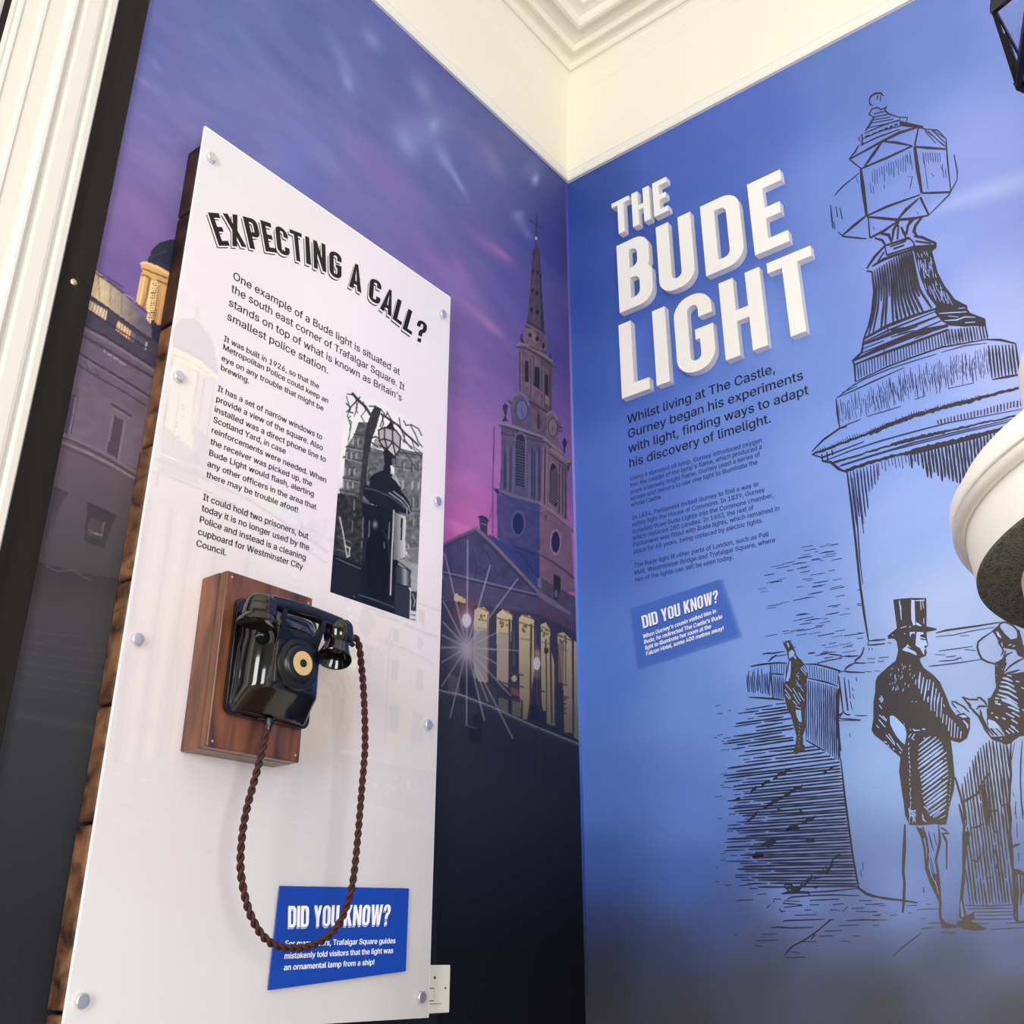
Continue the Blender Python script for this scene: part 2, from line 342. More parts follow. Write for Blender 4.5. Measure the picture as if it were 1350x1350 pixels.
# ------------------------------------------------------------------ painter: colours at the points of a fine grid laid on a wall
def shepard(ctrl, PX, PY, p=3.2, soft=35):
    num = np.zeros(PX.shape + (3,)); den = np.zeros(PX.shape)
    for x, y, r, g_, b in ctrl:
        w = 1 / ((PX - x) ** 2 + (PY - y) ** 2 + soft ** 2) ** (p / 2); num += w[..., None] * np.array([r, g_, b], float); den += w
    return num / den[..., None]
class Painter:
    def __init__(s, U, Vv, plane, off):
        s.U, s.V = np.array(U), np.array(Vv); uu, vv = np.meshgrid(s.U, s.V); n = uu.size
        P = np.empty((n, 3)); P[:, 2] = vv.ravel()
        if plane == 'L': P[:, 0] = off; P[:, 1] = uu.ravel()
        else: P[:, 1] = -off; P[:, 0] = uu.ravel()
        s.P = P; s.X, s.Y = to_px(P); s.C = np.zeros((n, 3)); s.order = np.argsort(s.Y); s.Ys = s.Y[s.order]
    def _sel(s, x0, x1, y0, y1):
        a, b = np.searchsorted(s.Ys, [y0, y1]); ix = s.order[a:b]; return ix[(s.X[ix] >= x0) & (s.X[ix] <= x1)]
    def poly(s, P, col, al=1.0, soft=0):
        xs = [q[0] for q in P]; ys = [q[1] for q in P]; ix = s._sel(min(xs), max(xs), min(ys), max(ys))
        if not len(ix): return
        X, Y = s.X[ix], s.Y[ix]; ins = np.zeros(len(ix), bool)
        for i in range(len(P)):
            (xa, ya), (xb, yb) = P[i], P[i - 1]
            if ya == yb: continue
            ins ^= ((ya > Y) != (yb > Y)) & (X < (xb - xa) * (Y - ya) / (yb - ya) + xa)
        ix = ix[ins]; c = col(s.X[ix], s.Y[ix]) if callable(col) else np.array(col, float)
        s.C[ix] = s.C[ix] * (1 - al) + c * al
    def line(s, P, w, col, al=1.0):
        for (xa, ya), (xb, yb) in zip(P, P[1:]):
            ix = s._sel(min(xa, xb) - w - 1, max(xa, xb) + w + 1, min(ya, yb) - w - 1, max(ya, yb) + w + 1)
            if not len(ix): continue
            X, Y = s.X[ix], s.Y[ix]; L2 = (xb - xa) ** 2 + (yb - ya) ** 2 or 1
            t = np.clip(((X - xa) * (xb - xa) + (Y - ya) * (yb - ya)) / L2, 0, 1); d = np.hypot(X - xa - t * (xb - xa), Y - ya - t * (yb - ya))
            m = np.clip((w / 2 + .7 - d) / 1.1, 0, 1) * al; s.C[ix] = s.C[ix] * (1 - m[:, None]) + np.array(col, float) * m[:, None]
    def blob(s, x, y, rx, ry, ang, col, al=1.0, k=2.0):
        R = max(rx, ry) * 2.6; ix = s._sel(x - R, x + R, y - R, y + R)
        if not len(ix): return
        ca, sa = math.cos(math.radians(ang)), math.sin(math.radians(ang)); dx, dy = s.X[ix] - x, s.Y[ix] - y
        e = ((dx * ca + dy * sa) / rx) ** 2 + ((-dx * sa + dy * ca) / ry) ** 2; m = np.exp(-e * k / 2) * al
        s.C[ix] = s.C[ix] * (1 - m[:, None]) + np.array(col, float) * m[:, None]
    def ell(s, x, y, rx, ry, col, al=1.0, ang=0):
        s.poly([(x + rx * math.cos(a) * math.cos(ang) - ry * math.sin(a) * math.sin(ang), y + rx * math.cos(a) * math.sin(ang) + ry * math.sin(a) * math.cos(ang)) for a in np.linspace(0, 2 * math.pi, 24, endpoint=False)], col, al)
    def build(s, name, parent, m):
        nu, nv = len(s.U), len(s.V); i = np.arange(nv - 1)[:, None] * nu + np.arange(nu - 1)[None, :]
        F = np.stack([i, i + 1, i + nu + 1, i + nu], -1).reshape(-1, 4); me = bpy.data.meshes.new(name)
        me.vertices.add(len(s.P)); me.vertices.foreach_set('co', s.P.ravel()); me.loops.add(F.size); me.loops.foreach_set('vertex_index', F.ravel().astype(np.int32))
        me.polygons.add(len(F)); me.polygons.foreach_set('loop_start', np.arange(0, F.size, 4, dtype=np.int32)); me.update(calc_edges=True)
        a = me.color_attributes.new('print', 'FLOAT_COLOR', 'POINT'); c = np.ones((len(s.P), 4)); c[:, :3] = lin(np.clip(s.C, 0, 255)) * ALB; a.data.foreach_set('color', c.ravel())
        return kid(name, me, m, parent)
_rs = np.random.RandomState(3); _ph = _rs.rand(40, 4)
def streaks(X, Y, ang, lx, ly, n=14):          # soft directional cloud noise, -1..1
    ca, sa = math.cos(math.radians(ang)), math.sin(math.radians(ang)); u = (X * ca + Y * sa) / lx; v = (-X * sa + Y * ca) / ly; o = np.zeros_like(u)
    for i in range(n):
        f = .6 + 2.2 * _ph[i, 0]; g_ = .6 + 2.4 * _ph[i, 1]; o += np.sin(u * f + 6.28 * _ph[i, 2] + 1.3 * np.sin(v * g_ * .7 + i)) * np.sin(v * g_ + 6.28 * _ph[i, 3] + .8 * np.sin(u * f)) / (.6 + .25 * (f + g_))
    return o / math.sqrt(n) * 1.6

# ================================================================== THE SETTING
BX, BY = 5.6, -5.8                            # far sides of the room
H = RAIL + .435
def struct(name, me, m): return tag(obj(name, me, m), kind='structure')
floor = struct('floor', box_me('floor', -.12, BX + .1, BY - .1, .12, -.12, 0), M_floor)
ceil = struct('ceiling', box_me('ceiling', -.12, BX + .1, BY - .1, .12, H, H + .1), M_cream)
wall_l = struct('wall_left', box_me('wall_left', -.12, 0, BY, .12, 0, H), M_cream)
wall_r = struct('wall_right', box_me('wall_right', 0, BX, 0, .12, 0, H), M_cream)
struct('wall_front', box_me('wall_front', -.12, BX + .1, BY - .1, BY, 0, H), M_wall)
struct('wall_side', box_me('wall_side', BX, BX + .1, BY, .12, 0, H), M_wall)
def cornice(name, prof):                       # profile (distance from wall, height over rail) carried along both walls, mitred in the corner
    v, f = [], []; n = len(prof)
    for s, z in prof: v += [(s, BY, RAIL + z), (s, -s, RAIL + z), (BX, -s, RAIL + z)]
    for i in range(n - 1):
        for k in (0, 1): f.append((3 * i + k, 3 * i + k + 1, 3 * i + k + 4, 3 * i + k + 3))
    return mesh(name, v, f)
struct('trim_1', cornice('trim_1', [(.0, .002), (.010, .001), (.0135, .006), (.013, .013), (.0085, .0155), (.0065, .018), (.0065, .021), (.0105, .024), (.0115, .029), (.0095, .033), (.0045, .035), (.004, .040), (.0085, .0425), (.0085, .047), (.003, .051), (.0, .054)]), M_gloss)
cove = [(.003, .05), (.008, .12), (.014, .19), (.022, .28), (.028, .325), (.034, .333), (.036, .341), (.036, .347), (.043, .360), (.050, .384), (.058, .398), (.066, .402), (.076, .398), (.082, .402), (.086, .411), (.094, .414),
        (.112, .412), (.122, .404), (.130, .402), (.136, .408), (.140, .417), (.160, .419), (.182, .417), (.188, .402), (.196, .396), (.206, .396), (.213, .403), (.217, .420), (.232, .424), (.25, .424), (.256, .432), (.30, .4345)]
struct('trim_2', cornice('trim_2', cove), M_cream)

# black lath that edges the mural, with its brass screw
lath = struct('trim_3', box_me('trim_3', 0, .010, -1.5733, -1.5088, 0, RAIL, .0015), M_lath)
sp = wl(97, 372, .0105)
scr = obj('screw', lathe('screw', [(0, 0), (.0062, 0), (.0062, .0012), (.004, .0028), (0, .0032)], 20, axis_matrix(sp, (1, 0, 0))), M_brass, lath)
# moulded white casing beyond the lath (its profile runs in y, extruded upwards)
def casing(name, pts, z0, z1, m):
    v = [(x, y, z) for z in (z0, z1) for x, y in pts]; n = len(pts)
    return struct(name, mesh(name, v, [(i, i + 1, n + i + 1, n + i) for i in range(n - 1)] + [tuple(range(n)), tuple(range(n, 2 * n))]), m)
casing('trim_4', [(0, -1.5735), (.020, -1.5745), (.026, -1.579), (.027, -1.590), (.023, -1.596), (.024, -1.601), (.0285, -1.604), (.030, -1.610), (.0305, -1.634), (.027, -1.640), (.027, -1.644), (.033, -1.649), (.0365, -1.654), (.0365, -1.659), (.032, -1.665), (.0305, -1.672),
                  (.0305, -1.7), (.0335, -1.7035), (.0335, -1.708), (.029, -1.711), (.029, -1.738), (.032, -1.742), (.032, -1.746), (.029, -1.750), (.0305, -1.754), (.0305, -1.7605), (.0302, -1.761)], 0, RAIL, M_case)
casing('trim_5', [(0, -1.761), (.0302, -1.7612), (.0300, -1.7712), (0, -1.7715)], 0, RAIL, M_lath)
casing('trim_6', [(0, -1.7716), (.029, -1.7718), (.033, -1.779), (.028, -1.79), (.03, -1.9), (.03, -2.3), (0, -2.301)], 0, RAIL, M_case)

# ---------------------------------------------------------------- right wall: blue mural
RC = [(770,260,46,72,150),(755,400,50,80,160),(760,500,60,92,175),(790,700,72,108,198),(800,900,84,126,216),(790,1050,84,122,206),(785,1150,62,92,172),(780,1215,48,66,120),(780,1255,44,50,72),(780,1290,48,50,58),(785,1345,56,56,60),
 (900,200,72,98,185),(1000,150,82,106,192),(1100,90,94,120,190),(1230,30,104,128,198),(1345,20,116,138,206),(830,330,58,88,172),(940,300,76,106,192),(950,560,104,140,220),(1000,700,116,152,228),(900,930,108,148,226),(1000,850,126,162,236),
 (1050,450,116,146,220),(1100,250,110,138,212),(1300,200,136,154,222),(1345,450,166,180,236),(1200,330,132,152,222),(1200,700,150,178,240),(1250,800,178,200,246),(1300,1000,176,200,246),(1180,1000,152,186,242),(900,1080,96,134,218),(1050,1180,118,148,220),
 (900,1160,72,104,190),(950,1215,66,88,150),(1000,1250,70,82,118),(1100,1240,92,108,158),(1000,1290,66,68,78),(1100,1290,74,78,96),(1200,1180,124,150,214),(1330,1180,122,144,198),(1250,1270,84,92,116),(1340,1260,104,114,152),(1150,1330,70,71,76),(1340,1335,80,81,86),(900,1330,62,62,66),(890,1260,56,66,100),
 (840,620,84,118,206),(860,480,80,112,200),(1080,620,128,158,230),(1050,1000,130,168,236)]  # printed blue gradient; the paler lower right also has glare painted in
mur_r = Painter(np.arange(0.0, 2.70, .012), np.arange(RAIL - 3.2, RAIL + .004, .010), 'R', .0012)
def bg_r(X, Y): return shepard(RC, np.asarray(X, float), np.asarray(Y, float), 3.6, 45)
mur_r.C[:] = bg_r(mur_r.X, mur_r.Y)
mur_r.C += (streaks(mur_r.X, mur_r.Y, -25, 60, 22) * 1.1)[:, None]
for a in ((1270,262,60,9,-22,(176,188,235),.5),(1330,245,50,12,-22,(178,190,236),.5),(1240,330,40,22,-30,(150,168,228),.4),(1290,380,50,35,-20,(170,182,236),.4),(1180,250,40,10,-20,(130,152,220),.3)): mur_r.blob(*a)
# printed shadow and box of the small fact panel, printed on the mural
FB = [(831.9,802.1),(948,764.1),(972.9,837),(841.3,878.5)]
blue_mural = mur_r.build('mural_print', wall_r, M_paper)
RG = {}
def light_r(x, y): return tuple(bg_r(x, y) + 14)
def ink_r(x, y):  # ink turns paler and browner to lower right: reflected sheen put into its colour
    t = min(max((x - 1000) / 220, 0), 1) * .42 + min(max((y - 640) / 480, 0), 1) * .58 * min(max((x - 1100) / 120, 0), 1)
    return tuple(np.array((30, 32, 56)) * (1 - t) + np.array((92, 82, 72)) * t)
def ink_t(x, y):
    t = min(max((x - 1000) / 300, 0), 1); return tuple(np.array((30, 36, 84)) * (1 - t) + np.array((66, 66, 110)) * t)
DW = Ink(wr, .0018)
LW, BW = DW.line, DW.poly
def lines(fr, w, t, col=ink_r, up=0):
    for P in fr(t): LW(P, w, col, up)
A = FR(1070, 100, 280)                          # the lantern head
lines(A, 3.7, "240 530 450 415 560 360 680 325;450 415 545 425 640 445;640 445 480 520 315 590;240 530 315 590;450 415 390 500 330 585;680 325 655 445;655 450 750 458 860 465;700 745 800 742 885 738;350 890 480 830 690 755;680 780 600 850 545 915;350 895 450 905 545 915 660 905 745 885;360 900 370 1030;370 1030 460 985 545 925;345 890 270 950 195 1015;560 300 620 310 710 322")
lines(A, 5.4, "312 590 325 700 350 890;690 770 745 885"); lines(A, 6.3, "655 450 675 600 700 745")
lines(A, 2.1, "145 760 200 700 300 620;700 325 860 455;855 400 862 520 885 740;120 820 128 900 135 970;155 830 165 900;180 840 195 910;140 925 148 975;165 990 200 1020 290 1030 350 1035;905 500 925 600 925 660;745 885 870 760 925 660;255 545 270 545;770 345 855 400;700 335 800 345 855 400;720 350 790 430;740 350 840 445;765 345 855 430;860 465 870 600")
lines(A, 2.3, "365 160 375 130 405 112 440 108 458 130;365 160 372 182 390 190;420 125 418 150;440 120 436 160;385 205 365 245 395 262 370 310 340 350;480 190 465 215 485 240 555 262;395 240 470 225;390 262 480 245;385 280 500 262;375 300 520 275;360 330 555 285;380 210 420 200 440 215 480 195;335 365 450 315 555 280;325 400 440 350 560 318;310 440 430 385 560 340;298 400 325 440 320 370 298 400;300 440 275 485 240 525;555 260 610 265 600 300;560 262 565 320;560 300 610 312")
lines(A, 3.9, "340 388 370 376;385 370 410 360;425 353 450 343;462 338 485 330;495 326 515 318;525 314 548 306")
BW(P1(A, "560 285 710 318 705 335 560 318"), ink_r)
for i in range(17): LW(A(f"{385+i*15} {605-i*7+random.uniform(-8,8)} {388+i*15} {640-i*7+random.uniform(0,70)}")[0], 1.3, ink_t)
for i in range(8): LW(A(f"{708+i*15} 488 {714+i*15} {535+random.uniform(0,30)}")[0], 1.6, ink_t)
lines(A, 1.3, "710 500 740 720;370 680 380 745;390 700 395 750;460 690 462 720;610 640 640 640 625 720;625 480 640 600;600 500 615 560;830 560 840 650;850 590 855 650;280 640 295 680;590 745 600 742;670 860 680 880;390 955 400 975;820 570 830 600;760 620 780 640", ink_t)
lines(A, 4.1, "430 1000 490 1010 510 1060;400 1030 450 1045 470 1080;545 930 520 980 512 1045;552 950 545 1040;570 960 582 990 600 1030;650 910 612 950 602 1010;700 900 660 950 650 990 680 1030;625 915 600 1000")
BW(P1(A, "535 900 560 920 548 960 530 960"), ink_r)
lines(A, 3.9, "465 1080 620 1030 650 1060;465 1080 400 1150 350 1225;350 1240 385 1245;385 1210 460 1165 645 1100;465 1080 478 1140;650 1020 700 1025 790 1065 785 1085 765 1110;478 1140 645 1085;500 1085 600 1050;520 1100 590 1075;420 1180 460 1120;660 1050 760 1065;650 1062 655 1090")
BW(P1(A, "640 1080 790 1070 780 1095 765 1112 640 1112"), ink_r)
B = FR(1050, 340, 300)                          # neck and stacked mouldings
LC, RCv = P1(B, "449 82 462 200 450 320 400 480"), P1(B, "692 -72 715 60 745 175 828 288")
lines(B, 3.4, "449 82 462 200 450 320 430 400 395 490")
for i in range(1, 17):
    u = i / 17; P = [lerp(along(LC, t), along(RCv, t), u) for t in np.linspace(.0, 1, 9)]
    m = random.random(); P = P if m > .3 else P[:random.randint(4, 8)]
    LW(P, 2.4 + 1.6 * u, ink_r)
BW(P1(B, "690 -74 804 -46 815 0 840 90 880 165 940 245 1012 282 1015 300 830 290 775 215 735 115 705 0"), ink_r)
for i in range(46):
    u, t = random.uniform(.12, .85), random.uniform(.02, .8); a = lerp(along(RCv, t), along(P1(B, "804 -46 815 0 840 90 880 165 940 245 1012 282"), t), u)
    LW([a, (a[0] + random.uniform(1, 3), a[1] + random.uniform(3, 13))], random.uniform(.9, 1.8), light_r, .0006)
for i in range(5): LW(B(f"{790+i*24} {165+i*10} {830+i*24} {255+i*6}")[0], 1.5, light_r, .0006)
BW(P1(B, "828 290 1013 300 1030 325 1120 360 1125 400 1000 408 900 400 860 372 820 322"), ink_r)
lines(B, 1.8, "845 330 930 324 1010 320;880 372 950 368 1000 350 1060 352;960 300 1000 296;1000 385 1060 380;900 345 960 350", light_r, .0006)
lines(B, 4.2, "400 480 535 405 690 345 830 300;390 515 545 455 700 400 840 345;335 610 520 530 700 460 900 405;345 632 545 555 700 500 900 425")
lines(B, 2.4, "400 500 540 432 830 315;540 400 545 455;390 540 520 490;400 560 560 495 700 440 860 372;560 470 660 440 700 430;600 450 720 405;385 565 540 505;700 480 800 440;1000 395 1120 405")
lines(B, 5.6, "385 585 530 520 640 470;640 475 760 430 900 398;560 430 640 415"); lines(B, 3.2, "400 480 388 560 335 610 345 640 350 735")
T1, T2 = P1(B, "345 640 530 570 700 505 900 425 1120 402"), P1(B, "352 728 540 640 700 580 860 525 1135 478")
between(DW, T1, T2, 46, 1.9, ink_r, t1=(.93, 1), w2=3.6); lines(B, 2.2, "350 735 540 645 700 585 860 530 1135 482;520 540 535 640;1120 400 1135 482")
lines(B, 1.6, "300 780 400 720 560 655 700 610 830 570;240 830 300 785 350 745;240 830 330 790 460 730 640 650;270 800 360 760;860 560 1000 520 1130 505", ink_t)
lines(B, 3.0, "235 835 243 920 257 1010;1130 484 1210 486 1300 508;1300 508 1312 600 1328 690;1160 722 1250 705 1350 688")
between(DW, P1(B, "1140 520 1300 512"), P1(B, "1160 712 1322 690"), 9, 2.6, ink_r)
between(DW, P1(B, "250 838 460 740 640 655 900 580 1135 520"), P1(B, "262 1005 380 958 600 880 900 775 1150 718"), 74, 1.15, ink_t, j=1.0, t0=(0, .35), t1=(.55, 1), gap=.75)
between(DW, P1(B, "440 760 640 665 1100 530"), P1(B, "480 930 640 870 1100 730"), 36, 1.3, ink_t, j=1.1, t0=(0, .5), t1=(.6, 1), gap=.5)
lines(B, 1.7, "255 1010 310 985 380 958;420 940 540 905 620 880;700 840 760 820;900 775 1050 742", ink_t)
lines(B, 2.4, "90 1150 160 1078 255 1012 300 1000;90 1165 150 1185 400 1090")
def rough(fr, t, w, n=60, j=.9):
    C = fr(t)[0]; P = [along(C, i / (n - 1)) for i in range(n)]; LW([(x + random.uniform(-j * .3, j * .3), y + random.uniform(-j, j)) for x, y in P], w, ink_r, jit=.35)
rough(B, "95 1165 250 1105 400 1052 560 985 700 932 900 878 1100 828 1350 765", 3.4)
rough(B, "430 1045 560 985 700 935 900 880 1100 830", 4.8)
between(DW, P1(B, "110 1140 300 1055 450 1005 700 905 900 855 1350 755"), P1(B, "125 1165 310 1085 460 1035 700 930 900 880 1350 775"), 90, 1.6, ink_r, j=.6, t0=(0, .5))
between(DW, P1(B, "838 960 1100 895 1350 832"), P1(B, "842 992 1100 940 1350 882"), 27, 3.0, ink_r, t0=(0, .1), t1=(.8, 1))
lines(B, 3.2, "150 1165 155 1205 205 1212 250 1252 300 1272;180 1150 186 1200;210 1140 215 1170")
lines(B, 1.8, "165 1205 330 1140 500 1085 700 1030 900 978 1350 895;235 1245 400 1190 560 1142 800 1082 1000 1032 1350 952;260 1230 420 1180 700 1095 940 1035 1350 940", ink_t)
rough(B, "205 1216 380 1165 560 1112 700 1075 1000 1002 1350 925", 2.6); rough(B, "560 1110 640 1085 760 1058 880 1030", 3.8)
rough(B, "280 1265 430 1215 560 1178 800 1118 1000 1072 1350 985", 3.8); rough(B, "640 1160 800 1118 1000 1072 1350 982", 5.0)
# pedestal shaft
Cc = FR(900, 450, 450)
lines(Cc, 3.2, "650 515 668 650 685 800 700 950 718 1080 735 1185")
between(DW, [(1121, 622), (1156, 611)], [(1132, 712), (1158, 640)], 9, 2.2, ink_t, t1=(.6, 1.0)); lines(Cc, 1.8, "672 540 690 700 700 860 712 960;688 520 700 640 716 760", ink_t)
for i in range(10): LW([(1158 + i * 4.3, 611 - i * 1.6), (1159 + i * 4.5, 618 - i * 1.6 + random.uniform(0, 13))], 1.8, ink_t)
for i in range(46):
    x = 1200 + i * 4.6; y = 595 - (x - 1200) * .235; L = 20 + (x - 1200) * .72 + random.uniform(-9, 9)
    LW(wob((x, y), (x + L * .12, y + L), .5), 3.2, lambda a, b: ink_r(a - 60, b), jit=.2)
BW([(1200, 594), (1290, 573), (1292, 577), (1202, 600)], ink_r)
lines(Cc, 2.0, "735 1185 770 1182 800 1180;735 1200 800 1195;735 1185 733 1200;300 0 300 0")
G_ = FR(980, 830, 160)
lines(G_, 2.4, "1340 200 1325 260 1300 300 1240 350 1240 370 1350 374;1240 370 1180 400 1140 430 1125 462 1180 472 1350 478;1060 470 1130 464;1240 340 1280 310")
# dashed sky strokes beside the shaft
for i in range(95):
    y = random.uniform(716, 868); xr = 1108 + (y - 700) * .16; x = xr - random.random() ** 1.5 * 110 * min(1, (y - 690) / 70) - 4; L = random.uniform(5, 20)
    if x - L > 1000: LW(wob((x - L, y + L * .17), (min(x, xr), y), .2), random.uniform(1.0, 1.7), ink_t)
lines(G_, 2.3, "280 355 320 315 370 280;210 272 280 262 350 264;720 265 760 262 800 256;860 265 930 260;950 272 1020 280 1100 290;1130 300 1200 298 1280 290;900 320 1000 300;960 340 1100 318;820 375 960 340;1120 70 1330 40;830 72 1010 40")
lines(G_, 2.4, "80 410 200 388 310 375 400 370 480 374;298 380 312 560 330 775;310 492 380 495 450 502;60 752 200 760 330 770 450 785;690 385 800 385 930 415 1080 462 1062 482;720 540 860 570 950 595 1050 630;695 1230 790 1285 900 1350;1110 920 1150 945 1190 950;1110 920 1070 950 1040 982;1070 990 1190 998 1310 1006;1060 520 1085 720 1110 920")
between(DW, P1(G_, "320 385 480 380"), P1(G_, "330 485 470 495"), 7, 1.4, ink_t); between(DW, P1(G_, "335 515 440 520"), P1(G_, "350 765 445 775"), 6, 1.4, ink_t)
between(DW, P1(G_, "35 450 290 400"), P1(G_, "50 735 290 740"), 13, 1.5, ink_t, j=.7, t0=(0, .3), t1=(.8, 1))
between(DW, P1(G_, "735 400 1055 470"), P1(G_, "745 530 1050 612"), 13, 1.6, ink_t); between(DW, P1(G_, "700 560 860 595 1055 650"), P1(G_, "700 1230 890 1345 1060 1460"), 16, 1.35, ink_t, w2=1.9)
lines(G_, 4.2, "1055 660 1045 800 1042 980 1060 1200 1080 1350"); lines(G_, 2.0, "1120 530 1140 720 1160 905;1170 560 1190 770;1215 720 1230 770;1255 530 1260 575;1210 650 1225 680;1190 800 1210 890;1240 955 1350 960", ink_t)
# small man in a top hat
Q = ink_r
def dark(x, y): return (66, 60, 56)
BW(P1(G_, "440 155 515 116 562 195 590 185 582 196 562 205 585 260 590 290 640 335 690 400 718 455 722 520 700 560 690 620 706 700 696 820 690 900 688 1000 692 1080 680 1130 662 1180 668 1350 575 1350 590 1180 560 1070 540 1000 528 950 490 880 470 800 452 740 444 620 462 575 482 440 505 335 490 290 482 235"), dark)
for t in ("505 250 540 225 570 250 566 285 592 318 580 332 548 292 520 322 508 308", "512 350 530 352 528 440 522 520 500 575 470 572 500 450", "580 892 640 896 650 1030 620 1025 592 960", "480 150 500 145 512 190 500 200"): BW(P1(G_, t), light_r, .0006)
lines(G_, 2.0, "650 410 705 480;670 400 715 470;636 430 700 508;470 610 540 690;462 665 530 765;470 720 520 780;550 650 640 800;556 720 622 830;615 700 675 790;640 650 668 690;550 790 600 840;600 600 640 640;580 850 640 880", light_r, .0006)
for i in range(10): LW(G_(f"{590+random.uniform(-20,30)} {480+i*16} {600+random.uniform(-20,30)} {490+i*16}")[0], 1.4, light_r, .0006)
for i in range(7): LW(G_(f"{620+random.uniform(-14,14)} {1050+i*40} {622+random.uniform(-14,14)} {1062+i*40}")[0], 1.4, light_r, .0006)
lines(G_, 2.2, "545 225 570 232;540 262 570 268")
Hh = FR(930, 960, 200)
BW(P1(Hh, "800 150 882 150 884 195 850 200 815 232 778 225 785 200"), dark)
# floor hatching
def edge_r(y):
    if y < 1003: return 1062 + (y - 976) * 1.67 if y > 976 else 1047
    return 1107.8 + (y - 1003) * .146
y = 926.0
while y < 1172:
    xr = edge_r(y) - 1; sl = -.15 + .15 * min(max((y - 960) / 205, 0), 1); x0 = 953 + random.random() ** 1.6 * 34 + (12 if y < 960 else 0) + (max(0, y - 1145) * .9)
    P = [(x, y + sl * (x - xr) * -1 * -1 + .9 * math.sin(x / 31 + y) * .6) for x in np.arange(x0, xr, 9)] + [(xr, y)]
    P = [(a, b) for a, b in P]
    if y < 1000 and random.random() < .35: P = P[:-2]
    if random.random() < .45:
        k = random.randint(1, 4); LW(P[:k + 1], 1.7, ink_t); P = P[k + 1:]
        if len(P) > 1: P[0] = (P[0][0] - 5, P[0][1])
    LW(P, 2.15 + .4 * (y - 930) / 240, ink_r); y += random.uniform(3.7, 4.5)
for i in range(16): yy = random.uniform(930, 1150); xx = random.uniform(936, 960); LW([(xx, yy), (xx + random.uniform(3, 12), yy - 1)], 1.4, ink_t)
lines(Hh, 4.2, "270 630 310 620;400 565 440 540 455 515;500 510 540 480 575 465;600 460 625 445 640 430;640 412 700 405 720 380 760 365;370 830 420 795 470 740;520 710 600 660 640 640 700 605;700 600 730 590 770 560 800 540 860 515;865 500 850 530;860 850 905 820 940 805 985 785;720 905 760 880 820 872 830 890 770 905 720 905;840 730 860 750 870 755;500 1050 540 1020 600 1005 625 1000;525 1045 560 1050 630 1010;420 1150 430 1130 510 1120 520 1140 450 1150 420 1150;900 985 905 1005 960 1000 965 985;1050 395 1080 385;1100 370 1150 335;640 715 690 740;580 745 620 745")
II = FR(920, 1100, 240)
lines(II, 3.2, "630 440 680 420 650 395 640 370 700 375 690 410 740 410 780 360 720 365;780 350 850 320 840 300;860 330 920 315 900 290 940 290;920 260 950 240 960 265 930 280;950 300 990 230 1000 190;1000 190 1050 150 1065 155;620 440 720 430 820 430 830 450;660 400 760 395 800 375;850 385 870 395 900 380")
BW(P1(II, "660 425 740 405 790 370 800 350 830 345 820 365 780 385 750 425 670 440"), ink_r)
lines(II, 1.9, "280 490 410 485;440 445 510 440;200 378 250 376;130 350 155 350;310 380 400 372;380 400 440 402;620 440 820 430 1000 420 1200 398;660 480 700 465 820 455 1000 448 1200 455;650 490 630 510 680 515 775 525 640 542;650 492 760 497;830 490 930 485 1050 480;830 522 900 522;790 562 840 560;510 545 540 518;600 550 620 572 650 570;555 490 570 500;720 600 880 595;630 650 640 640 780 635 940 630;540 692 600 688 690 694 860 690;470 742 590 738;430 790 590 782;420 825 480 830;1010 630 980 635 930 680 870 730 780 790 700 830 665 865 640 905;770 795 880 795;840 780 860 750 880 745;940 718 1070 712;1100 640 1220 633 1350 635;1040 678 1200 672;1140 550 1230 545;1170 570 1330 575;1110 535 1070 575;1000 520 1080 515;1060 790 1130 795;650 915 800 910;900 755 1000 752;1150 752 1200 756;1240 520 1340 518;1190 490 1290 492;1300 600 1350 602;690 870 760 880;270 745 290 740;560 480 620 480;980 560 1050 562")
lines(II, 3.4, "1180 392 1210 412 1250 440 1300 458 1350 466"); J = FR(900, 900, 450); lines(J, 2.4, "694 815 720 832 760 846 860 860 930 870"); lines(J, 2.6, "622 0 612 140 622 300;625 300 640 440 656 560 672 680 690 780 698 815"); lines(J, 1.6, "610 150 700 150;620 140 640 110;650 60 655 110;640 0 648 60;700 130 730 130;660 200 662 215;712 710 714 740;705 740 706 770", ink_t)
# tall man seen from behind
K, L_, M_ = FR(1130, 770, 160), FR(1130, 920, 160), FR(1150, 1060, 200)
body = P1(K, "402 172 520 160 600 154 768 156 772 300 772 470 840 484 886 495 880 512 780 532 772 532 776 600 790 682 760 715 776 760 765 798 700 826 702 860 740 930 850 1012 922 1090 982 1225 1030 1345") + \
       P1(L_, "1010 40 1040 110 1100 190 1200 198 1242 230 1256 340 1222 450 1142 500 1090 488 1042 470 1062 620 1086 880 1078 1020 1042 1150 1005 1330") + \
       P1(M_, "680 80 655 182 600 186 560 178 430 190 330 186 292 100 282 10") + \
       P1(L_, "525 1330 520 1180 492 1000 466 820 482 662 400 592 300 500 190 412 160 362 180 232 182 10") + \
       P1(K, "184 1300 200 1200 204 1082 230 1022 340 922 430 850 456 740 440 640 410 606 346 610 338 575 442 492")
BW(body, ink_r)
def L2(t, fr=K): BW(P1(fr, t), light_r, .0006)
L2("362 210 372 200 400 196 440 225 530 320 550 390 542 460 530 520 490 488 440 430 400 360 368 290", L_)
L2("602 176 638 176 642 300 648 452 625 462 604 400 600 300"); L2("655 420 720 462 700 470 655 452"); L2("645 180 700 176 752 172 750 185 650 190")
